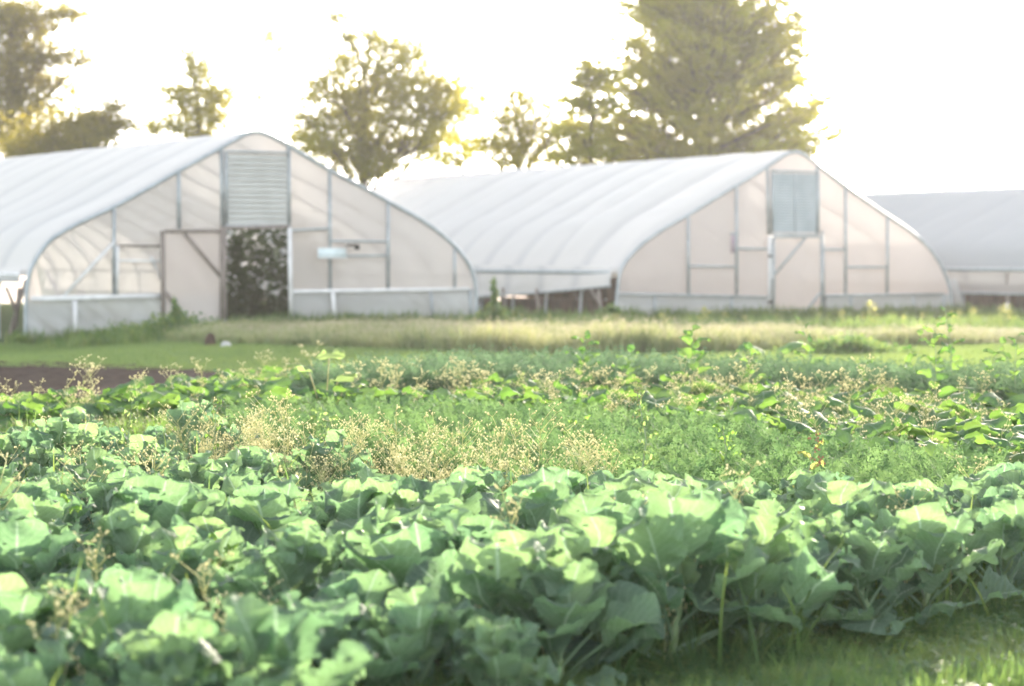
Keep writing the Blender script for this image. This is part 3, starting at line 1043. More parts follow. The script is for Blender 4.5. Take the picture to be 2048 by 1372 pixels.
broad_tree(725, 86, 50, [(775, 90, 50, 26, 1), (745, 70, 16, 16, 1), (835, 100, 26, 24, 1), (690, 125, 44, 22, 1), (770, 140, 60, 28, 1), (840, 150, 30, 30, 1), (650, 170, 40, 26, 1), (720, 180, 60, 28, 1), (800, 190, 60, 26, 1),
                          (620, 240, 45, 26, 1), (700, 230, 60, 30, 1), (790, 235, 60, 28, 1), (870, 170, 30, 22, 1), (905, 175, 22, 14, 1), (650, 290, 60, 26, 1), (730, 290, 50, 30, 1), (740, 340, 40, 24, 1),
                          (810, 290, 50, 24, 1), (880, 230, 30, 26, 1), (670, 35, 12, 8, 1), (695, 70, 14, 10, 1), (720, 250, 34, 50, 1), (740, 320, 24, 30, 1), (625, 200, 30, 22, 1), (600, 270, 30, 20, 1), (850, 210, 40, 26, 1), (860, 270, 40, 24, 1), (780, 330, 40, 16, 1), (680, 320, 40, 22, 1), (910, 215, 26, 16, 1)],
           17000, .16, 'rounded yellow-green tree full of sky gaps between the two greenhouses', 'tree', .2, spread=1.0)
broad_tree(925, 90, 160, [(915, 155, 26, 16, 1), (900, 205, 34, 22, 1), (940, 215, 34, 26, 1), (880, 270, 40, 24, 1), (940, 280, 40, 22, 1), (920, 320, 46, 14, 1), (860, 315, 40, 14, 1), (975, 190, 22, 14, 1)],
           3000, .15, 'thin tree with a loose crown left of the middle greenhouse ridge', 'tree', .1, spread=1.5)
broad_tree(1030, 84, 180, [(1020, 190, 34, 14, 1), (1060, 205, 34, 18, 1), (1000, 235, 38, 22, 1), (1060, 250, 44, 22, 1), (1020, 290, 50, 24, 1), (1080, 290, 44, 20, 1), (1110, 210, 26, 18, 1), (1120, 250, 34, 24, 1),
                           (980, 290, 30, 18, 1), (1030, 322, 70, 10, 1), (1120, 320, 50, 10, 1)],
           5000, .15, 'low golden tree just above the middle greenhouse ridge', 'tree', .12, spread=1.6)
broad_tree(1902, 120, 352, [(1903, 362, 8, 10, 1), (1898, 376, 12, 8, 1), (1922, 378, 6, 5, 1)], 160, .16, 'tiny distant treetop over the right-hand greenhouse roof', 'tree', .05, spread=2, name='distant_tree')


def spiky_tree(px, Y, tips, inner, leaves, size, label, trunk_r, top, name='conifer_tree'):
    """conifer: limbs to given tips, foliage sprays along each limb"""
    base = on_y(px, 600, Y)
    base[2] = 0
    root = empty(name, base, 0, label, 'tree', 'trees behind the greenhouses')
    H = (on_y(px, top, Y) - base)[2]
    tb = MB()
    tp = np.array([[0, 0, -.1], [.05, 0, H * .5], [0, 0, H]])
    tb.tube(tp, [trunk_r, trunk_r * .6, .03], 8)
    C, S, Wt = [], [], []
    k = Y / FPX
    limbs = []
    for tx, ty, wd in tips:
        c = on_y(tx, ty, Y) - base
        c[1] += rng.normal(0, .5)
        limbs.append((c, wd * k))
    for _ in range(inner):
        z = rng.uniform(H * .26, H * .97)
        # half width of the crown at this height
        hw = np.interp(z, [0, H * .3, H * .45, H * .6, H * .83, H], [4.7, 5.0, 4.8, 4.1, 3.3, 1.4]) * (px > 1300 and 1 or .33)
        az = rng.uniform(0, 2 * math.pi)
        r = hw * (.75 + .3 * rng.random())
        limbs.append((np.array([math.cos(az) * r, math.sin(az) * r, z + .25 * r]), .28))
    for li, (c, wd) in enumerate(limbs):
        r = math.hypot(c[0], c[1])
        st = np.array([0, 0, max(.5, c[2] - .45 * r)])
        P = limb_path(st, c, -.06, 7)
        tb.tube(P, np.linspace(.05, .01, 7), 4)
        nC = max(4, int(r * (12 if li < len(tips) else 5)))
        wv = rng.random()
        for j in range(nC):
            t = .15 + .85 * (j + rng.random()) / nC
            p = P[0] + (P[-1] - P[0]) * t
            i = t * 6
            i0 = min(5, int(i))
            p = P[i0] * (1 - (i - i0)) + P[i0 + 1] * (i - i0)
            w_ = wd * (1.35 - .85 * t)
            a = rng.normal(0, 1, 3) * w_ * np.array([1, 1, .55])
            C.append(p + a)
            s_ = w_ * .55 + .05
            S.append([s_ * 1.2, s_ * 1.2, s_ * .6])
            Wt.append(np.clip(wv + rng.normal(0, .15), 0, 1))
    tb.build('trunk', M['bark'], root, True)
    fb = MB()
    leaf_cloud(fb, np.array(C), np.array(S), int(leaves * 1.5), size * .85, flat=.5, var=np.array(Wt))
    fb.build('crown', M['conifer'], root)
    return root


spiky_tree(1410, 84, [(1295, 30, 20), (1255, 95, 18), (1225, 150, 18), (1330, 10, 30), (1240, 200, 30), (1600, 38, 22), (1560, 75, 26), (1590, 15, 18), (1585, 120, 18), (1545, 140, 30), (1570, 165, 20),
                      (1600, 205, 14), (1665, 190, 12), (1640, 200, 14), (1620, 232, 14), (1590, 240, 18), (1610, 285, 18), (1580, 290, 22), (1560, 265, 26), (1500, 20, 26), (1450, -20, 30), (1380, -20, 30), (1500, 60, 30),
                      (1535, 100, 30), (1200, 240, 34), (1190, 270, 36), (1160, 292, 30), (1140, 270, 24), (1215, 215, 30), (1230, 180, 26), (1250, 255, 36), (1150, 235, 22), (1300, 60, 30), (1280, 130, 30), (1625, 300, 8), (1590, 60, 26), (1600, 95, 22), (1575, 40, 26), (1605, 130, 18), (1610, 165, 20), (1630, 215, 16), (1605, 260, 24), (1260, 60, 24), (1270, 10, 24), (1235, 130, 24)], 300, 80000, .15,
           'big golden conifer rising behind the middle greenhouse', .32, -120)
spiky_tree(1180, 80, [(1170, 125, 8), (1150, 160, 10), (1205, 150, 10), (1140, 200, 12), (1225, 200, 14), (1130, 245, 16), (1215, 250, 20), (1120, 290, 20), (1160, 285, 24), (1240, 290, 24)], 46, 9000, .13,
           'small spiky conifer at the left foot of the big golden one', .12, 118)

# tall crop vines inside the near greenhouse, seen through its doorway
vb = None
base_v = on_y(515, 600, 55.5)
vproto = None
k = 0
for (du, dy, hh) in [(-.8, 2.6, 1.9), (-.2, 2.9, 2.15), (.4, 2.6, 1.8), (.95, 2.9, 2.1), (-.5, 3.9, 2.3), (.15, 4.2, 2.0), (.8, 4.0, 2.3), (1.5, 3.4, 2.0), (-1.4, 3.2, 2.1)]:
    dcam = ray(515, 600)
    p0 = H1.O + H1.T * (op1[0] + op1[1]) / 2
    lat = np.array([1, 0, 0])
    p = p0 + dcam * dy + lat * du
    p[2] = 0
    if vproto is None:
        root = empty('trellised_vine', p)
        fb, tb = MB(), MB()
        C, S = [], []
        for j in range(3):
            q = [(0, 0, 0)]
            for z in np.linspace(.3, 1, 6):
                q.append((rng.normal(0, .12), rng.normal(0, .12), z * 2.1))
            tb.tube(q, .012, 5)
            for z in 2.25 * np.linspace(.02, 1, 20) ** 1.5:
                C.append([rng.normal(0, .25), rng.normal(0, .2), z])
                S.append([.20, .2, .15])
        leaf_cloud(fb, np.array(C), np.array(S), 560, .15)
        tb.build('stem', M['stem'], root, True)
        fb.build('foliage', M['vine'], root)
        vproto = root
    else:
        root = copy_tree(vproto)
        root.location = tuple(p)
    root.rotation_euler.z = k * 1.3
    root.scale = (1, 1, hh / 2.2)
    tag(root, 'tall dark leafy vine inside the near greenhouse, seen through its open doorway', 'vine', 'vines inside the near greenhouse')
    k += 1


# ------------------------------------------------------------------ leaves and plants
def blade(L, W, phi0, bend, az, org, cup=.2, ruffle=.02, relief=.006, seed=0, nu=19, nv=32, roll=0.0, holes=.0, shape='round', var=.5, ragged=.06, side=0.0):
    """one leaf blade as a grid: starts at org, leaves at elevation phi0, bends down by bend along its length"""
    r = np.random.default_rng(seed)
    v = np.linspace(0, 1, nv)
    u = np.linspace(-1, 1, nu)
    phi = phi0 - bend * v ** 1.3
    ds = L / (nv - 1)
    cx = np.concatenate([[0], np.cumsum(np.cos(phi[:-1]) * ds)])
    cz = np.concatenate([[0], np.cumsum(np.sin(phi[:-1]) * ds)])
    if shape == 'round':
        hw = W * (1 - np.abs(2 * np.clip(v, .015, .992) ** 1.3 - 1) ** 2.4) ** .5
    elif shape == 'heart':
        hw = W * np.sin(np.pi * np.clip(v * .93 + .07, 0, .995) ** .55) ** .6
    elif shape == 'lance':
        hw = W * np.sin(np.pi * np.clip(v, .02, .98) ** .7) ** 1.1
    else:
        hw = W * np.sin(np.pi * np.clip(v, .02, .98)) ** .7
    U, V = np.meshgrid(u, v, indexing='ij')
    edge = 1 + ragged * vnoise(V * 5 + 3.3, np.sign(U) * 5 + 9.1, seed % 50) + ragged * .55 * vnoise(V * 19, np.sign(U) * 3, seed % 50 + 1)
    if shape == 'heart':
        edge = edge * (1 + .12 * np.abs(np.sin(V * math.pi * 2.5)))
    hwid = hw[None, :] * edge
    y = U * hwid
    nrm = cup * W * (np.abs(U) ** 1.6) * (hw[None, :] / W)
    ph = r.random() * 6
    nrm = nrm + ruffle * np.abs(U) ** 2.2 * np.sin(V * (9 + 4 * r.random()) + ph + U * 1.5) + ruffle * .6 * np.abs(U) ** 2 * np.sin(V * 21 + ph * 2)
    nrm = nrm + ruffle * .25 * np.clip(np.abs(U) * 2.2 - 1.2, 0, 1) * np.sin(V * (44 + 14 * r.random()) + ph)
    nrm = nrm + relief * (np.abs(((V * 7.5 - 3.2 * np.abs(U)) % 1) - .5) * 2 - .5) * (np.abs(U) > .04)
    nrm = nrm + .02 * vnoise(U * 1.5 + 5, V * 3, seed % 40 + 3)
    # frame
    X = cx[None, :] - np.sin(phi)[None, :] * nrm
    Z = cz[None, :] + np.cos(phi)[None, :] * nrm
    Yv = y + side * V ** 2 * L
    if roll:
        c, s_ = math.cos(roll), math.sin(roll)
        # roll about the initial leaf axis
        ax = np.array([math.cos(phi0), 0, math.sin(phi0)])
        P = np.stack([X, Yv, Z], -1)
        P = P * c + np.cross(ax, P) * s_ + (P @ ax)[..., None] * ax * (1 - c)
        X, Yv, Z = P[..., 0], P[..., 1], P[..., 2]
    ca, sa = math.cos(az), math.sin(az)
    G = np.stack([X * ca - Yv * sa + org[0], X * sa + Yv * ca + org[1], Z + org[2]], -1)
    A = np.zeros((nu, nv, 4))
    A[..., 0], A[..., 1], A[..., 2] = U, V, var
    mask = None
    if holes:
        Uc = (U[:-1, :-1] + U[1:, 1:]) / 2
        Vc = (V[:-1, :-1] + V[1:, 1:]) / 2
        nn = .5 * vnoise(Uc * 3.3 + 11, Vc * 7, seed % 60 + 7) + .75 * vnoise(Uc * 9, Vc * 16, seed % 60 + 9) + .25 * np.abs(Uc)
        mask = (nn < 1 - holes) | (np.abs(Uc) < .1)
    return G, A.reshape(-1, 4), mask


def petiole(mb, org, az, phi0, bend, Lp, r0=.008, r1=.006):
    t = np.linspace(0, 1, 5)
    phi = phi0 - bend * t
    cx = np.concatenate([[0], np.cumsum(np.cos(phi[:-1]) * Lp / 4)])
    cz = np.concatenate([[0], np.cumsum(np.sin(phi[:-1]) * Lp / 4)])
    P = np.stack([org[0] + cx * math.cos(az), org[1] + cx * math.sin(az), org[2] + cz], -1)
    mb.tube(P, np.linspace(r0, r1, 5), 5, a=[0, 0, .5, 1])
    return P[-1], phi[-1]


def cabbage(seed, h=.26, n=16, big=1.0, holes=.38):
    r = np.random.default_rng(seed)
    fo, st = MB(), MB()
    lean = r.normal(0, .05, 2)
    st.tube([(0, 0, -.02), (lean[0] * .4, lean[1] * .4, h * .5), (lean[0], lean[1], h)], [.018, .016, .011], 7)
    az = r.random() * 6.28
    for i in range(n):
        t = i / (n - 1)
        az += 2.4 + r.normal(0, .25)
        z = h * (.12 + .85 * t)
        org = np.array([lean[0] * t, lean[1] * t, z])
        e0 = R_(24 + 56 * t + r.normal(0, 9))
        Lp = big * (.21 - .08 * t) * (.8 + .4 * r.random())
        tip, ph = petiole(fo, org, az, e0, R_(8), Lp, .009 - .003 * t, .006 - .002 * t)
        Lb = big * (.25 - .08 * t) * (.8 + .4 * r.random())
        Wb = Lb * (.46 + .13 * r.random())
        droop = R_((64 - 44 * t) * (.3 + .9 * r.random()))
        G, A, mk = blade(Lb, Wb, ph + R_(8), droop, az + r.normal(0, .15), tip, cup=r.uniform(-.1, .5), ruffle=.013 * big + .013 * r.random(), relief=.007,
                         seed=int(r.integers(1e6)), roll=r.normal(0, .25), holes=holes * r.random() ** .8, shape='round', var=.15 + .75 * t * r.random() + .1 * r.random(), side=r.normal(0, .1), ragged=.07)
        fo.sheet(G, a=A, mask=mk)
    # young leaves at the heart
    for i in range(5):
        az += 2.4
        G, A, mk = blade(.11 * big, .045 * big, R_(82), R_(r.uniform(-30, 25)), az, np.array([lean[0], lean[1], h]), cup=.5, ruffle=.008, relief=.003, seed=int(r.integers(1e6)), nu=9, nv=10, var=.9, ragged=.05)
        fo.sheet(G, a=A)
    return fo.mesh('foliage', True), st.mesh('stem', True)


cab_meshes = [cabbage(100 + i, h=[.26, .22, .3, .18, .33][i % 5], n=18 + i % 4, big=[.78, .9, .72, .68, .96][i % 5]) for i in range(16)]
cab_meshes += [cabbage(150 + i, h=[.2, .26, .17][i % 3], n=15 + i % 3, big=[1.05, 1.0, 1.15][i % 3]) for i in range(9)]
for f, s_ in cab_meshes:
    f.materials.append(M['cab'])
    s_.materials.append(M['stem'])

RV = np.array([.69, -.72])
TV = np.array([.72, .69])
cabs = []
poly = np.asarray(P_CAB)
org = np.array([1.0, 9.4])
for ti in range(-10, 13):
    for si in range(-2, 29):
        p = org + TV * (ti * .53 + .12) - RV * (si * .44 + .12) + rng.normal(0, .06, 2)
        if in_poly(p[None], poly)[0]:
            cabs.append((p[0], p[1], ti))
# keep those in the view cone (with a margin)
cabs = [c for c in cabs if abs(c[0] / c[1]) < .2118 + .5 / c[1] and c[1] > 5.8]
weedpoly = np.asarray(P_WEED)
kept = []
for c in cabs:
    if in_poly(np.array([[c[0], c[1]]]), weedpoly)[0] and rng.random() < .45:
        continue
    kept.append(c)
cabs = sorted(kept, key=lambda c: c[1])
ORD = ['first', 'second', 'third', 'fourth', 'fifth', 'sixth', 'seventh', 'eighth', 'ninth', 'tenth', 'eleventh', 'twelfth']
# depth bands for labels
bands = [(0, 8.6, 'along the bottom of the picture'), (8.6, 9.8, 'at the front of the bed'), (9.8, 11.0, 'in the second band of the bed'),
         (11.0, 12.4, 'in the middle of the bed'), (12.4, 14.0, 'towards the back of the bed'), (14.0, 30, 'at the far left end of the bed')]
for a_, b_, where in bands:
    grp = sorted([c for c in cabs if a_ <= c[1] < b_], key=lambda c: c[0] / c[1])
    n = len(grp)
    for i, c in enumerate(grp):
        mi = int(rng.integers(0, 16))
        if c[1] < 11.3 and rng.random() < .6:
            mi = 16 + int(rng.integers(0, 9))
        if a_ >= 14:
            mi = [0, 3, 8, 13][mi % 4] if mi % 2 else mi
        f, s_ = cab_meshes[mi]
        px = 1024 + FPX * c[0] / c[1]
        left = i < n / 2
        k = i if left else n - 1 - i
        if k < 12:
            lab = 'cabbage plant %s, %s from the %s' % (where, ORD[k], 'left' if left else 'right')
        else:
            lab = 'cabbage plant %s, among the crowded middle ones' % where
        r = empty('cabbage_plant', (c[0], c[1], 0), float(rng.uniform(0, 6.28)), lab, 'cabbage plant', 'cabbage plants in the bed')
        s1 = .92 + .26 * rng.random()
        if px > 1380 and c[1] < 11.6:
            s1 *= .98
        if c[1] < 8.2:
            s1 *= .82
        if c[1] > 12:
            s1 *= .86
        r.scale = (s1, s1, s1)
        for nm, me in (('foliage', f), ('stem', s_)):
            o = bpy.data.objects.new(nm, me)
            COL.objects.link(o)
            o.parent = r
print('cabbages', len(cabs))


# ------------------------------------------------------------------ ground-cover prototypes
def frond_proto(seed, nf=7, h=.3, nl=9, w=.05, leaf=.014, up=1.2):
    r = np.random.default_rng(seed)
    V, Q, A = [], [], []
    n = 0
    for f in range(nf):
        az = r.random() * 6.28
        e0 = r.uniform(.9, 1.45) if up > 1 else r.uniform(.6, 1.4)
        bend = r.uniform(.4, 1.3)
        L = h * r.uniform(.75, 1.15)
        t = np.linspace(0, 1, nl + 4)
        phi = e0 - bend * t ** 1.5
        x = np.concatenate([[0], np.cumsum(np.cos(phi[:-1]))]) * L / (nl + 3)
        z = np.concatenate([[0], np.cumsum(np.sin(phi[:-1]))]) * L / (nl + 3)
        d = np.array([math.cos(az), math.sin(az), 0])
        sd_ = np.array([-math.sin(az), math.cos(az), 0])
        P = d * x[:, None] + np.array([0, 0, 1]) * z[:, None]
        # rachis ribbon
        for i in range(0, len(t) - 1, 2):
            j = min(i + 2, len(t) - 1)
            V += [P[i] - sd_ * .002, P[i] + sd_ * .002, P[j] + sd_ * .0015, P[j] - sd_ * .0015]
            Q.append((n, n + 1, n + 2, n + 3))
            A += [[0, t[i], .4, 0]] * 4
            n += 4
        for i in range(3, len(t)):
            ww = w * math.sin(math.pi * min(1, (t[i] - .15) / .85) ** .7) + .006
            for sg in (-1, 1):
                base = P[i]
                dirv = (P[i] - P[i - 1])
                dirv = dirv / (np.linalg.norm(dirv) + 1e-9)
                ax = sd_ * sg * .85 + dirv * .5 + np.array([0, 0, r.normal(0, .25)])
                ax /= np.linalg.norm(ax)
                nm = np.cross(ax, dirv)
                nm /= np.linalg.norm(nm) + 1e-9
                for k in range(3):
                    q = base + ax * ww * (k + .6) / 3
                    dd = ax * math.cos(.8 * (-1) ** k) + np.cross(nm, ax) * math.sin(.8 * (-1) ** k) + nm * r.normal(0, .2)
                    pp = np.cross(nm, dd)
                    l_ = leaf * r.uniform(.7, 1.2)
                    V += [q, q + dd * l_ * .5 + pp * l_ * .28, q + dd * l_, q + dd * l_ * .5 - pp * l_ * .28]
                    Q.append((n, n + 1, n + 2, n + 3))
                    A += [[0, t[i], .5 + .5 * r.random(), 0]] * 4
                    n += 4
    return np.array(V), np.array(Q), np.zeros((0, 3), int), np.array(A)


def tuft_proto(seed, nb=10, h=.1, w=.006, spread=.04, heads=0, lean=.5, seg=3, headc=1.0):
    r = np.random.default_rng(seed)
    V, Q, A = [], [], []
    n = 0
    for b in range(nb):
        az = r.random() * 6.28
        d = np.array([math.cos(az), math.sin(az), 0])
        s_ = np.array([-math.sin(az), math.cos(az), 0])
        o = np.array([r.normal(0, spread), r.normal(0, spread), 0])
        H = h * r.uniform(.55, 1.15)
        ln = lean * r.random()
        va = r.random()
        for i in range(seg):
            for j in (i, i + 1):
                t = j / seg
                p = o + d * H * ln * t ** 1.8 + np.array([0, 0, H * t * (1 - .25 * ln * t)])
                ww = w * (1 - t) ** .7 + .0006
                V += [p - s_ * ww, p + s_ * ww]
                A += [[0, t, va, 0]] * 2
            Q.append((n, n + 1, n + 3, n + 2))
            n += 4
        if heads and r.random() < heads:
            for k in range(5):
                c = p + np.array([r.normal(0, .012), r.normal(0, .012), r.uniform(-.05, .02)])
                e = r.normal(0, 1, 3)
                e /= np.linalg.norm(e)
                g = np.cross(e, r.normal(0, 1, 3))
                g /= np.linalg.norm(g)
                V += [c - e * .012, c + g * .006, c + e * .012, c - g * .006]
                A += [[0, 1, va, headc]] * 4
                Q.append((n, n + 1, n + 2, n + 3))
                n += 4
    return np.array(V), np.array(Q), np.zeros((0, 3), int), np.array(A)


def bud_proto(seed, h=.4, nbr=9, buds=4, bs=.006):
    """branching weed with little round buds at its tips"""
    r = np.random.default_rng(seed)
    mb = MB()
    top = np.array([r.normal(0, .04), r.normal(0, .04), h])
    mb.tube([(0, 0, 0), top * .5 + [r.normal(0, .01), 0, 0], top], [.003, .0025, .0015], 3, a=[0, 0, .4, .35])
    for b in range(nbr):
        t = r.uniform(.35, 1)
        p = top * t
        az = r.random() * 6.28
        L = h * r.uniform(.12, .3)
        q = p + np.array([math.cos(az) * L * .7, math.sin(az) * L * .7, L * r.uniform(.5, 1)])
        mb.tube([p, q], [.0018, .0012], 3, a=[0, 0, .4, .5])
        for k in range(buds):
            az2 = r.random() * 6.28
            l2 = r.uniform(.015, .05)
            e = q + np.array([math.cos(az2) * l2, math.sin(az2) * l2, l2 * r.uniform(.2, 1)])
            mb.tube([q, e], [.001, .0008], 3, a=[0, 0, .4, .6])
            s_ = bs * r.uniform(.7, 1.3)
            o = np.array([[1, 0, 0], [0, 1, 0], [-1, 0, 0], [0, -1, 0], [0, 0, 1], [0, 0, -1]]) * s_ * np.array([.8, .8, .9]) + e
            mb.add(o, None, [(0, 1, 4), (1, 2, 4), (2, 3, 4), (3, 0, 4), (1, 0, 5), (2, 1, 5), (3, 2, 5), (0, 3, 5)], a=[0, 1, r.random(), 1])
        # small leaf
        for k in range(2):
            az3 = r.random() * 6.28
            d = np.array([math.cos(az3), math.sin(az3), .3])
            s3 = np.array([-math.sin(az3), math.cos(az3), 0])
            l3 = r.uniform(.02, .05)
            c = top * r.uniform(.1, .9)
            mb.add([c, c + d * l3 * .5 + s3 * l3 * .25, c + d * l3, c + d * l3 * .5 - s3 * l3 * .25], [(0, 1, 2, 3)], a=[0, .5, r.random(), 0])
    return mb.arrays()


def P3(p2, z=0.0):
    return np.column_stack([p2, gz(p2[:, 0], p2[:, 1]) + z])


def angles(n):
    return rng.random(n) * 6.283


# carrots
cp = [frond_proto(200 + i, nf=6, h=.34, nl=10, w=.055, leaf=.021) for i in range(7)]
p = sample_poly(P_CARROT, 5200)
tag(scatter(MB(), cp, P3(p), angles(len(p)), .9 + .4 * rng.random(len(p)), var=np.clip(.5 + .5 * vnoise(p[:, 0] * 1.5, p[:, 1] * 1.5, 2), 0, 1)).build('carrot_tops', M['carrot']),
    'feathery green carrot tops filling the bed behind the cabbages', 'carrot tops', kind='stuff')
# dill / asparagus fern row
dp = [frond_proto(230 + i, nf=8, h=.55, nl=8, w=.07, leaf=.026, up=1.4) for i in range(6)]
p = sample_poly(P_DILL, 5000)
tag(scatter(MB(), dp, P3(p), angles(len(p)), .68 + .32 * rng.random(len(p))).build('fern_row', M['dill']),
    'fine misty green fern-leaved crop row in front of the mown grass', 'feathery crop', kind='stuff')
# weeds with pale buds
bp_ = [bud_proto(260 + i, h=[.42, .36, .5][i % 3]) for i in range(8)]
p = np.vstack([sample_poly(P_WEED, 190), sample_poly(P_CAB, 90)])
tag(scatter(MB(), bp_, P3(p), angles(len(p)), .75 + .4 * rng.random(len(p))).build('budding_weeds', M['budweed']),
    'thin branching weeds with pinkish buds growing through the cabbages', 'weeds', kind='stuff')
bp2 = [bud_proto(280 + i, h=.5, nbr=11, buds=5, bs=.008) for i in range(6)]
p = np.vstack([sample_poly(P_SQUASH, 130)])
tag(scatter(MB(), bp2, P3(p), angles(len(p)), .7 + .35 * rng.random(len(p))).build('pale_seeding_weeds', M['budweed']),
    'pale seeding weeds standing among the broad vine leaves', 'weeds', kind='stuff')
# yellow-green grassy weeds behind the left cabbages
tp_ = [tuft_proto(300 + i, nb=14, h=.2, w=.004, spread=.05, heads=.15) for i in range(6)]
p = np.vstack([sample_poly(P_YELLOW, 1900), sample_poly(P_WEED, 300), sample_poly(P_CARROT, 250)])
tag(scatter(MB(), tp_, P3(p), angles(len(p)), .7 + .6 * rng.random(len(p)), tilt=.15).build('grassy_weeds', M['weed']),
    'light yellow-green grassy weeds behind the left cabbages', 'weeds', kind='stuff')

# squash vines
sq = []
for i in range(10):
    r = np.random.default_rng(400 + i)
    mb = MB()
    hh = r.uniform(.16, .34)
    mb.tube([(0, 0, 0), (.02, 0, hh * .6), (.05, 0, hh)], [.006, .005, .004], 4, a=[0, 0, .5, 1])
    L = r.uniform(.20, .30)
    G, A, mk = blade(L, L * .52, R_(r.uniform(-5, 35)), R_(r.uniform(20, 70)), 0, np.array([.03, 0, hh]), cup=r.uniform(-.5, .2), ruffle=.012, relief=.004, seed=400 + i, nu=12, nv=12, roll=r.normal(0, .25),
                     shape='heart', var=r.random(), holes=.1, ragged=.1)
    mb.sheet(G, a=A, mask=mk)
    sq.append(mb.arrays())
p = sample_poly(P_SQUASH, 4300)
tag(scatter(MB(), sq, P3(p), angles(len(p)), .7 + .5 * rng.random(len(p)), tilt=.12).build('squash_vines', M['squash'], None, True),
    'carpet of broad lobed vine leaves running across the field', 'vines', kind='stuff')

# grass in the lower right corner and under the front of the bed
gp = [tuft_proto(500 + i, nb=12, h=.10, w=.0035, spread=.035, lean=1.0, seg=4) for i in range(8)]
P_PATH = [(3.4, 12.3), (-.9, 7.6), (-1.6, 6.2), (3.2, 6.2)]
p = sample_poly(P_PATH, 11000)
tag(scatter(MB(), gp, P3(p), angles(len(p)), np.column_stack([.7 + .6 * rng.random(len(p)), 0.5 + 1.0 * rng.random(len(p)) ** 1.5 + .45 * vnoise(p[:, 0] * 3, p[:, 1] * 3, 1)]).clip(.15), tilt=.25, var=np.clip(.5 + .6 * vnoise(p[:, 0] * 2.2, p[:, 1] * 2.2, 12) + rng.normal(0, .2, len(p)), 0, 1)).build('path_grass', M['grass']),
    'short rough grass on the path in the lower right corner', 'grass', kind='stuff')
gp2 = [tuft_proto(520 + i, nb=6, h=.34, w=.005, spread=.04, lean=1.3, seg=5) for i in range(6)]
P_EDGE = [(3.2, 11.9), (1.2, 9.9), (-.4, 8.3), (-1.8, 6.7), (-1.2, 6.4), (.1, 7.7), (1.6, 9.3), (3.4, 11.1)]
pe_ = sample_poly(P_EDGE, 460)
p = np.vstack([pe_, sample_poly(P_CAB, 420)])
tag(scatter(MB(), gp2, P3(p), angles(len(p)), np.where(np.arange(len(p)) < 460, .65, 1.35) * (.6 + .6 * rng.random(len(p))), tilt=.2).build('tall_edge_grass', M['grass']),
    'long arching grass blades along the foot of the cabbages', 'grass', kind='stuff')
# clover-like broadleaf cover in the path
cl = []
for i in range(5):
    r = np.random.default_rng(540 + i)
    mb = MB()
    for j in range(9):
        a, rr, z = r.random() * 6.28, r.random() * .06, r.uniform(.02, .07)
        c = np.array([math.cos(a) * rr, math.sin(a) * rr, z])
        for k3 in range(3):
            b = a + k3 * 2.09
            d = np.array([math.cos(b), math.sin(b), r.normal(0, .3)])
            s3 = np.array([-math.sin(b), math.cos(b), 0])
            l3 = .018
            mb.add([c, c + d * l3 * .6 + s3 * l3 * .4, c + d * l3, c + d * l3 * .6 - s3 * l3 * .4], [(0, 1, 2, 3)], a=[0, .5, r.random(), 0])
    cl.append(mb.arrays())
p = np.vstack([sample_poly(P_PATH, 2600), sample_poly(P_CAB, 2500)])
tag(scatter(MB(), cl, P3(p), angles(len(p)), .8 + .9 * rng.random(len(p))).build('clover_cover', M['grass']),
    'low small-leaved clover between the grass and under the cabbages', 'clover', kind='stuff')
# straw and dead leaf bits
p = np.vstack([sample_poly(P_PATH, 260), sample_poly(P_CAB, 500)])
lit = MB()
leaf_cloud(lit, P3(p, .02), np.full((len(p), 3), .03), 1100, .05, flat=.2)
tag(lit.build('leaf_litter', M['cabdry']), 'scattered dry straw-coloured leaf bits on the bed soil', 'leaf litter', kind='stuff')

# mown lawn
lpz = [tuft_proto(560 + i, nb=12, h=.055, w=.006, spread=.09, lean=.8, seg=2) for i in range(6)]
P_LAWN = [(-10.5, 33.2), (-5.5, 32.2), (-2, 29.5), (0, 26.5), (6.2, 24.5), (9, 40), (8.5, 44), (-2, 46), (-5, 48.5), (-12, 48)]
p = sample_poly(P_LAWN, 26000)
tag(scatter(MB(), lpz, P3(p), angles(len(p)), .7 + .6 * rng.random(len(p))).build('mown_grass', M['lawn']),
    'mown green grass strip between the field and the greenhouses', 'grass', kind='stuff')

# meadow in front of the greenhouses
mp_ = [tuft_proto(600 + i, nb=16, h=1.0, w=.012, spread=.10, lean=.45, heads=.8, seg=3) for i in range(8)]
P_MEAD = [on_z(420, 688)[:2], on_z(700, 697)[:2], on_z(1000, 708)[:2], on_z(1180, 712)[:2], on_z(1500, 704)[:2], on_z(1760, 694)[:2], on_z(2130, 690)[:2],
          on_z(2130, 666)[:2], on_z(1600, 664)[:2], on_z(1040, 655)[:2], (-.6, 55), (-6.0, 52.2), on_z(300, 668)[:2]]
p = sample_poly(P_MEAD, 8500)
pxs = 1024 + FPX * p[:, 0] / p[:, 1]
ytop = np.interp(pxs, [300, 440, 1000, 1500, 2000], [658, 646, 650, 655, 660])
hh = np.clip(CAMZ - (ytop - 514) / FPX * p[:, 1], .10, .6) * (.45 + .65 * rng.random(len(p)) + .45 * vnoise(p[:, 0] * 1.3, p[:, 1] * .9, 4))
tag(scatter(MB(), mp_, P3(p), angles(len(p)), np.column_stack([.8 + .5 * rng.random(len(p)), hh]), tilt=.12,
            var=np.clip(.5 + .5 * vnoise(p[:, 0] * .5, p[:, 1] * .5, 8) + rng.normal(0, .15, len(p)), 0, 1)).build('meadow_grass', M['meadow']),
    'tall pale flowering meadow grass in front of the greenhouses', 'grass', kind='stuff')
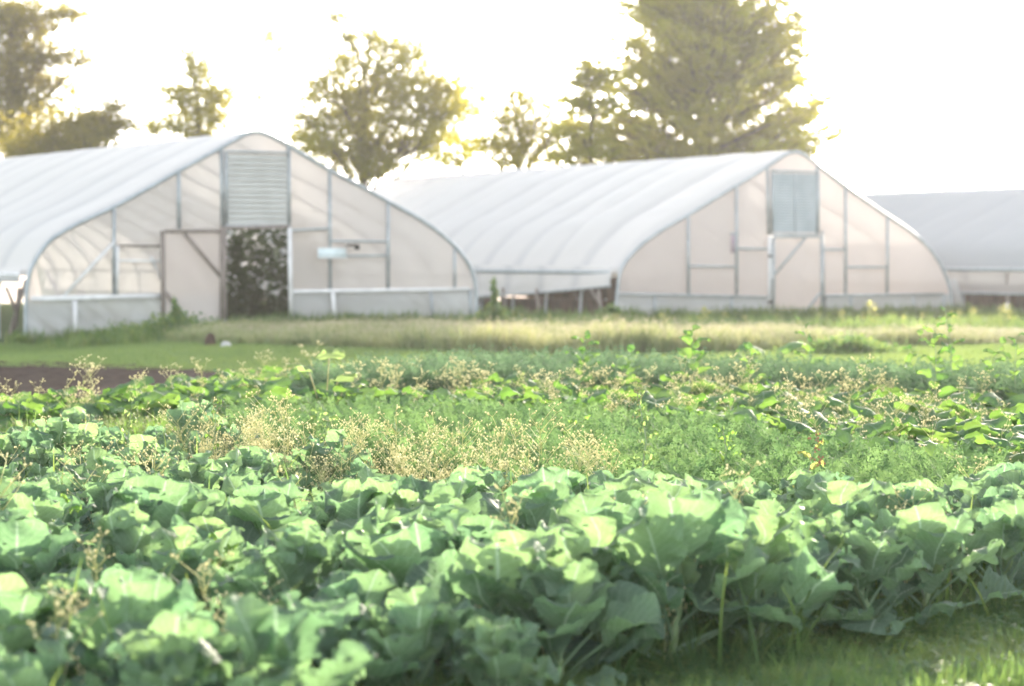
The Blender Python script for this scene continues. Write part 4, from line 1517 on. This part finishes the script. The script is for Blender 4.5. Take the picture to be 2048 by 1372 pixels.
# rough green weeds at the feet of the greenhouse walls
wp = [tuft_proto(620 + i, nb=18, h=.3, w=.014, spread=.10, lean=1.0, seg=2) for i in range(5)]
ps = []
for H, pf, n in ((H1, pf1, 500), (H2, pf2, 420), (H3, pf3, 10)):
    u = rng.uniform(pf[0, 0] - .3, pf[-1, 0] + .2, n)
    q = H.O[None, :2] + np.outer(u, H.T[:2]) - np.outer(.15 + .5 * rng.random(n), H.A[:2])
    ps.append(q)
k_ = rng.uniform(0, 22, 260)
ps.append(H2.O[None, :2] + (pf2[0, 0] - .4 - .4 * rng.random(260))[:, None] * H2.T[:2] + np.outer(k_, H2.A[:2]))
k_ = rng.uniform(0, 12, 220)
ps.append(H3.O[None, :2] + (-4.8 - .5 * rng.random(220))[:, None] * H3.T[:2] + np.outer(k_, H3.A[:2]))
pa = on_z(330, 672)[:2]
ps.append(rng.normal(0, 1, (260, 2)) * [.9, .5] + pa)
ps.append(sample_poly(P_STRIP, 500))
p = np.vstack(ps)
tag(scatter(MB(), wp, P3(p), angles(len(p)), .4 + .9 * rng.random(len(p)) ** 1.5, tilt=.15).build('wall_foot_weeds', M['grass']),
    'rough green weeds along the feet of the greenhouse walls', 'weeds', kind='stuff')


# ------------------------------------------------------------------ single plants
def tall_weed(seed, h, nl, leafL, leafW, lance=True, flower=False, mat='weed', stemr=.006, branch=0):
    r = np.random.default_rng(seed)
    st, fo = MB(), MB()
    P = np.array([[0, 0, 0], [r.normal(0, .015), r.normal(0, .015), h * .35], [r.normal(0, .03), r.normal(0, .03), h * .7], [r.normal(0, .04), r.normal(0, .04), h]])
    st.tube(P, [stemr, stemr * .8, stemr * .55, stemr * .25], 6)
    az = r.random() * 6
    for i in range(nl):
        t = .12 + .86 * i / (nl - 1)
        az += 2.4
        z = t * h
        o = np.array([np.interp(z, P[:, 2], P[:, 0]), np.interp(z, P[:, 2], P[:, 1]), z])
        s_ = (1 - .55 * t) * r.uniform(.75, 1.2)
        tip, ph = petiole(fo, o, az, R_(r.uniform(30, 55)), .1, leafL * .25 * s_, .0025, .002)
        G, A, mk = blade(leafL * s_, leafW * s_, ph, R_(r.uniform(20, 75)), az, tip, cup=.2, ruffle=.006, relief=.002, seed=seed * 31 + i, nu=7, nv=9, roll=r.normal(0, .3), shape='lance' if lance else 'heart', var=r.random(), ragged=.06)
        fo.sheet(G, a=A)
    if flower:
        for k in range(26):
            c = P[-1] + np.array([r.normal(0, .02), r.normal(0, .02), r.uniform(-.14, .03)])
            s_ = .006
            fo.add(np.array([[1, 0, 0], [0, 1, 0], [-1, 0, 0], [0, -1, 0], [0, 0, 1.4], [0, 0, -1]]) * s_ + c, None,
                   [(0, 1, 4), (1, 2, 4), (2, 3, 4), (3, 0, 4), (1, 0, 5), (2, 1, 5), (3, 2, 5), (0, 3, 5)], a=[0, 1, .5, 1])
    return st, fo


M['redweed'] = leaf_mat('reddish_weed', [(0, (.18, .22, .07)), (1, (.26, .30, .10))], (.5, .52, .14), .45, .6, .1, stalk=(.42, .20, .13))
M['brightweed'] = leaf_mat('bright_weed', [(0, (.15, .24, .08)), (1, (.24, .32, .13))], (.38, .52, .16), .5, .6, .2, stalk=(.4, .4, .2))


def plant(px, pytop, d, nl, leafL, leafW, label, cat='weed', name='tall_weed', seed=0, lance=True, flower=False, mat='weed', stemr=.006, group=None):
    top = on_y(px, pytop, d)
    if mat == 'weed' and d > 18:
        mat, leafL, leafW = 'squash', leafL * 1.5, leafW * 2.0
    st, fo = tall_weed(seed, max(.1, top[2]), nl, leafL, leafW, lance, flower, mat, stemr)
    r = empty(name, (top[0], top[1], float(gz(top[0], top[1]))), 0, label, cat, group)
    st.build('stem', M['stem'], r, True)
    fo.build('leaves', M[mat], r, True)
    return r


G1 = 'tall weeds standing above the crops'
plant(1165, 672, 22.5, 22, .15, .035, 'tall dark leafy weed left of centre above the fern row, below the middle greenhouse curtain', seed=1, group=G1)
plant(1250, 705, 22.2, 16, .13, .035, 'shorter bushy weed just right of the tall weed below the greenhouse curtain', seed=2, group=G1)
plant(1385, 658, 22.0, 20, .16, .045, 'tall weed with large drooping leaves below the left end of the middle gable', seed=3, group=G1)
plant(1505, 700, 21.5, 12, .14, .045, 'short broad weed right behind the large arching leaf', seed=14, group=G1)
plant(1612, 640, 22.5, 12, .12, .022, 'thin pale weed in front of the shut greenhouse door', seed=4, group=G1)
plant(1722, 728, 20.5, 12, .10, .022, 'small dark weed in front of the sunlit grass, right of centre', seed=5, group=G1)
plant(1835, 670, 21.5, 12, .13, .03, 'thin leafy weed at the left of the tall pair on the right', seed=6, group=G1)
plant(1873, 652, 20.0, 18, .14, .04, 'tall weed with white flowering tip below the right end of the middle gable', seed=7, group=G1, flower=True)
plant(1910, 618, 22.0, 18, .13, .032, 'tallest weed on the right, rising to the corner of the middle greenhouse', seed=8, group=G1)
plant(1993, 688, 21.0, 14, .14, .035, 'leafy dark weed near the right edge over the sunlit grass', seed=9, group=G1)
plant(2036, 672, 20.5, 14, .16, .035, 'tall weed cut by the right edge of the picture', seed=10, group=G1)
plant(1278, 782, 12.2, 26, .085, .022, 'bright knotty weed standing alone in front of the carrot bed', seed=11, mat='brightweed', flower=True, stemr=.008, group=G1)
plant(1605, 872, 11.4, 12, .13, .016, 'reddish stalked weed with narrow leaves above the front cabbages', seed=12, mat='redweed', flower=True, group=G1)
plant(248, 790, 14.6, 16, .09, .028, 'bright yellow-green weed above the left rear cabbages', seed=13, mat='brightweed', group=G1)
plant(425, 806, 14.0, 12, .07, .02, 'pale weed sprouting beside the tallest left rear cabbage', seed=15, mat='weed', flower=True, group=G1)
plant(632, 838, 13.6, 16, .10, .024, 'yellow-green weed at the left end of the carrot bed', seed=16, mat='brightweed', group=G1)
plant(475, 1078, 8.9, 10, .10, .02, 'thin weed poking up among the front left cabbages', seed=17, group=G1)
plant(105, 1000, 10.0, 10, .12, .012, 'narrow-leaved grassy weed among the left cabbages', seed=18, group=G1)
plant(1235, 975, 10.6, 14, .10, .018, 'thin bright weed in the dark gap among the middle cabbages', seed=19, mat='brightweed', flower=True, group=G1)
plant(1440, 858, 13.6, 20, .14, .014, 'spiky narrow-leaved weed rising out of the carrots', seed=20, group=G1)
plant(640, 820, 16.5, 22, .12, .014, 'feathery upright weed between the vines and the carrots, left', seed=21, mat='brightweed', group=G1)
plant(1150, 838, 15.5, 16, .12, .02, 'leafy weed at the back edge of the carrot bed', seed=22, group=G1)


def bigleaf(px, py, d, leaves, label, seed, mat='squash', name='broad_leaf_plant'):
    base = on_y(px, py, d)
    H = base[2]
    r = empty(name, (base[0], base[1], 0), 0, label, 'young plant')
    fo = MB()
    for i, (az, e, hf, L, W, dr) in enumerate(leaves):
        tip, ph = petiole(fo, np.array([0, 0, 0]), az, R_(e), .15, H * hf, .009, .006)
        G, A, mk = blade(L, W, ph * .6, R_(dr), az, tip, cup=-.2, ruffle=.01, relief=.004, seed=seed + i, nu=12, nv=14, shape='heart', var=.8, ragged=.05)
        fo.sheet(G, a=A)
    fo.build('leaves', M[mat], r, True)
    return r


bigleaf(650, 715, 20.5, [(1.3, 84, 1.0, .20, .12, 60), (3.6, 78, .85, .22, .12, 70), (5.6, 75, .75, .22, .13, 60), (.2, 70, .62, .22, .13, 70), (2.6, 60, .5, .22, .12, 60)],
        'upright young squash plant with pale round leaves above the vines, left of centre', 900, 'brightweed')
bigleaf(1545, 700, 24.0, [(.4, 84, .98, .44, .15, 125), (3.3, 84, .95, .36, .12, 115), (1.8, 70, .7, .25, .10, 70), (5.0, 65, .6, .26, .1, 80)],
        'plant with one large arching blue-green leaf in front of the middle greenhouse', 920, 'squash')

# young sunlit crop plants on the soil strip
ypx = [960, 985, 1010, 1035, 1062, 1090, 1118, 1150, 1185, 1230, 1330, 1372, 1408, 1445, 1482, 1562, 1600, 1640, 1688, 1722, 1752, 1792, 1845, 1896, 1935, 1958, 2000, 2030]
proto = None
st, fo = tall_weed(77, .42, 16, .13, .045, False)
proto = empty('young_crop_plant', (0, 0, 0))
st.build('stem', M['stem'], proto, True)
fo.build('leaves', M['young'], proto, True)
lab_y = ['below the middle greenhouse curtain', 'in front of the middle gable', 'on the soil strip at the right']
secs = {0: [x for x in ypx if x < 1240], 1: [x for x in ypx if 1240 <= x < 1650], 2: [x for x in ypx if x >= 1650]}
first = True
for si, lst in secs.items():
    for i, x in enumerate(lst):
        g = on_z(x + rng.normal(0, 7), 657 + rng.normal(0, 4) - (4 if si == 0 else 0), 0)
        o = proto if first else copy_tree(proto)
        first = False
        o.location = (g[0], g[1], 0)
        o.rotation_euler.z = x * 1.7
        s1 = [.7, .8, 1.05][si] * (.55 + .75 * rng.random())
        o.scale = (s1 * (.7 + .9 * rng.random()), s1 * (.7 + .9 * rng.random()), s1)
        o.rotation_euler.x, o.rotation_euler.y = rng.normal(0, .22), rng.normal(0, .22)
        tag(o, 'yellow sunlit plant %s, %s from left' % (lab_y[si], ORD[i] if i < 12 else 'last'), 'young plant', 'young plants on the soil strip')

# low dark shrub on the sunlit grass and the bush by the greenhouse curtain
def bush(px, py_base, Y, wpx, hpx, n, label, mat='squash', size=.07, spike=0):
    b = on_y(px, py_base, Y)
    b[2] = 0
    k = Y / FPX
    r = empty('low_bush', b, 0, label, 'bush')
    fb, tb = MB(), MB()
    C, S = [], []
    for i in range(26):
        a = rng.normal(0, .4, 2)
        c = np.array([a[0] * wpx * k, a[1] * wpx * k * .6, hpx * k * (.25 + .6 * rng.random()) * max(.3, 1 - abs(a[0]))])
        C.append(c)
        S.append([wpx * k * .16, wpx * k * .14, hpx * k * .25])
        tb.tube([(0, 0, 0), c * .5, c], [.01, .008, .004], 4)
    if spike:
        for z in np.linspace(.2, 1, 8):
            C.append(np.array([rng.normal(0, .03), 0, spike * k * z]))
            S.append([.10 * (1.2 - z), .1, .09])
        tb.tube([(0, 0, 0), (0, 0, spike * k)], [.012, .004], 4)
    leaf_cloud(fb, np.array(C), np.array(S), n, size, flat=.8)
    tb.build('stem', M['stem'], r, True)
    fb.build('foliage', M[mat], r)


bush(1700, 705, 37.5, 150, 34, 2600, 'low dark green mound of leaves on the sunlit grass at the right', 'grass', .06)
bush(990, 660, 50, 70, 40, 1600, 'green bush with a tall spike between the two greenhouses', 'grass', .09, spike=95)
bush(1225, 648, 54, 40, 40, 900, 'dark bush against the left corner of the middle greenhouse', 'grass', .09)
bush(350, 672, 46.5, 130, 48, 2600, 'loose green weed bush at the foot of the open greenhouse door', 'grass', .07, spike=60)

# dark clod and pale stone in the grass before the doorway
def lump(px, py, Y, rx, ry, rz, mat, name, label, cat, seed):
    r = np.random.default_rng(seed)
    n, m = 14, 9
    th = np.linspace(0, 2 * math.pi, n, endpoint=False)
    ph = np.linspace(-.5, math.pi / 2, m)
    TH, PH = np.meshgrid(th, ph, indexing='ij')
    rad = 1 + .28 * vnoise(np.cos(TH) * 1.6 + 5, np.sin(TH) * 1.6 + PH * 1.4, seed)
    G = np.stack([np.cos(TH) * np.cos(PH) * rx * rad, np.sin(TH) * np.cos(PH) * ry * rad, np.sin(PH) * rz * rad], -1)
    G = np.concatenate([G, G[:1]], 0)
    o = MB().sheet(G).build(name, M[mat], None, True)
    b = on_y(px, py, Y)
    o.location = (b[0], b[1], float(gz(b[0], b[1])))
    tag(o, label, cat)


lump(421, 675, 40.6, .10, .10, .22, 'brownfur', 'soil_clod', 'small dark brown clod in the grass below the open greenhouse door', 'clod', 3)
lump(452, 680, 40.2, .10, .09, .09, 'stone', 'field_stone', 'small pale stone beside the dark clod in the grass', 'stone', 5)

# ------------------------------------------------------------------ air
hm = bpy.data.materials.new('glare_haze')
hm.use_nodes = True
hm.node_tree.nodes.clear()
pv = hm.node_tree.nodes.new('ShaderNodeVolumePrincipled')
pv.inputs['Color'].default_value = (.93, .93, .95, 1)
pv.inputs['Density'].default_value = .00035
pv.inputs['Anisotropy'].default_value = .55
ho = hm.node_tree.nodes.new('ShaderNodeOutputMaterial')
hm.node_tree.links.new(pv.outputs[0], ho.inputs['Volume'])
hz = MB().box((-60, -8, -1.3), (70, 135, 17)).build('added_haze', hm)  # haze volume added to lay a lens-glare veil over the view
tag(hz, 'thin added haze imitating lens glare over the field', 'added_haze', kind='stuff')
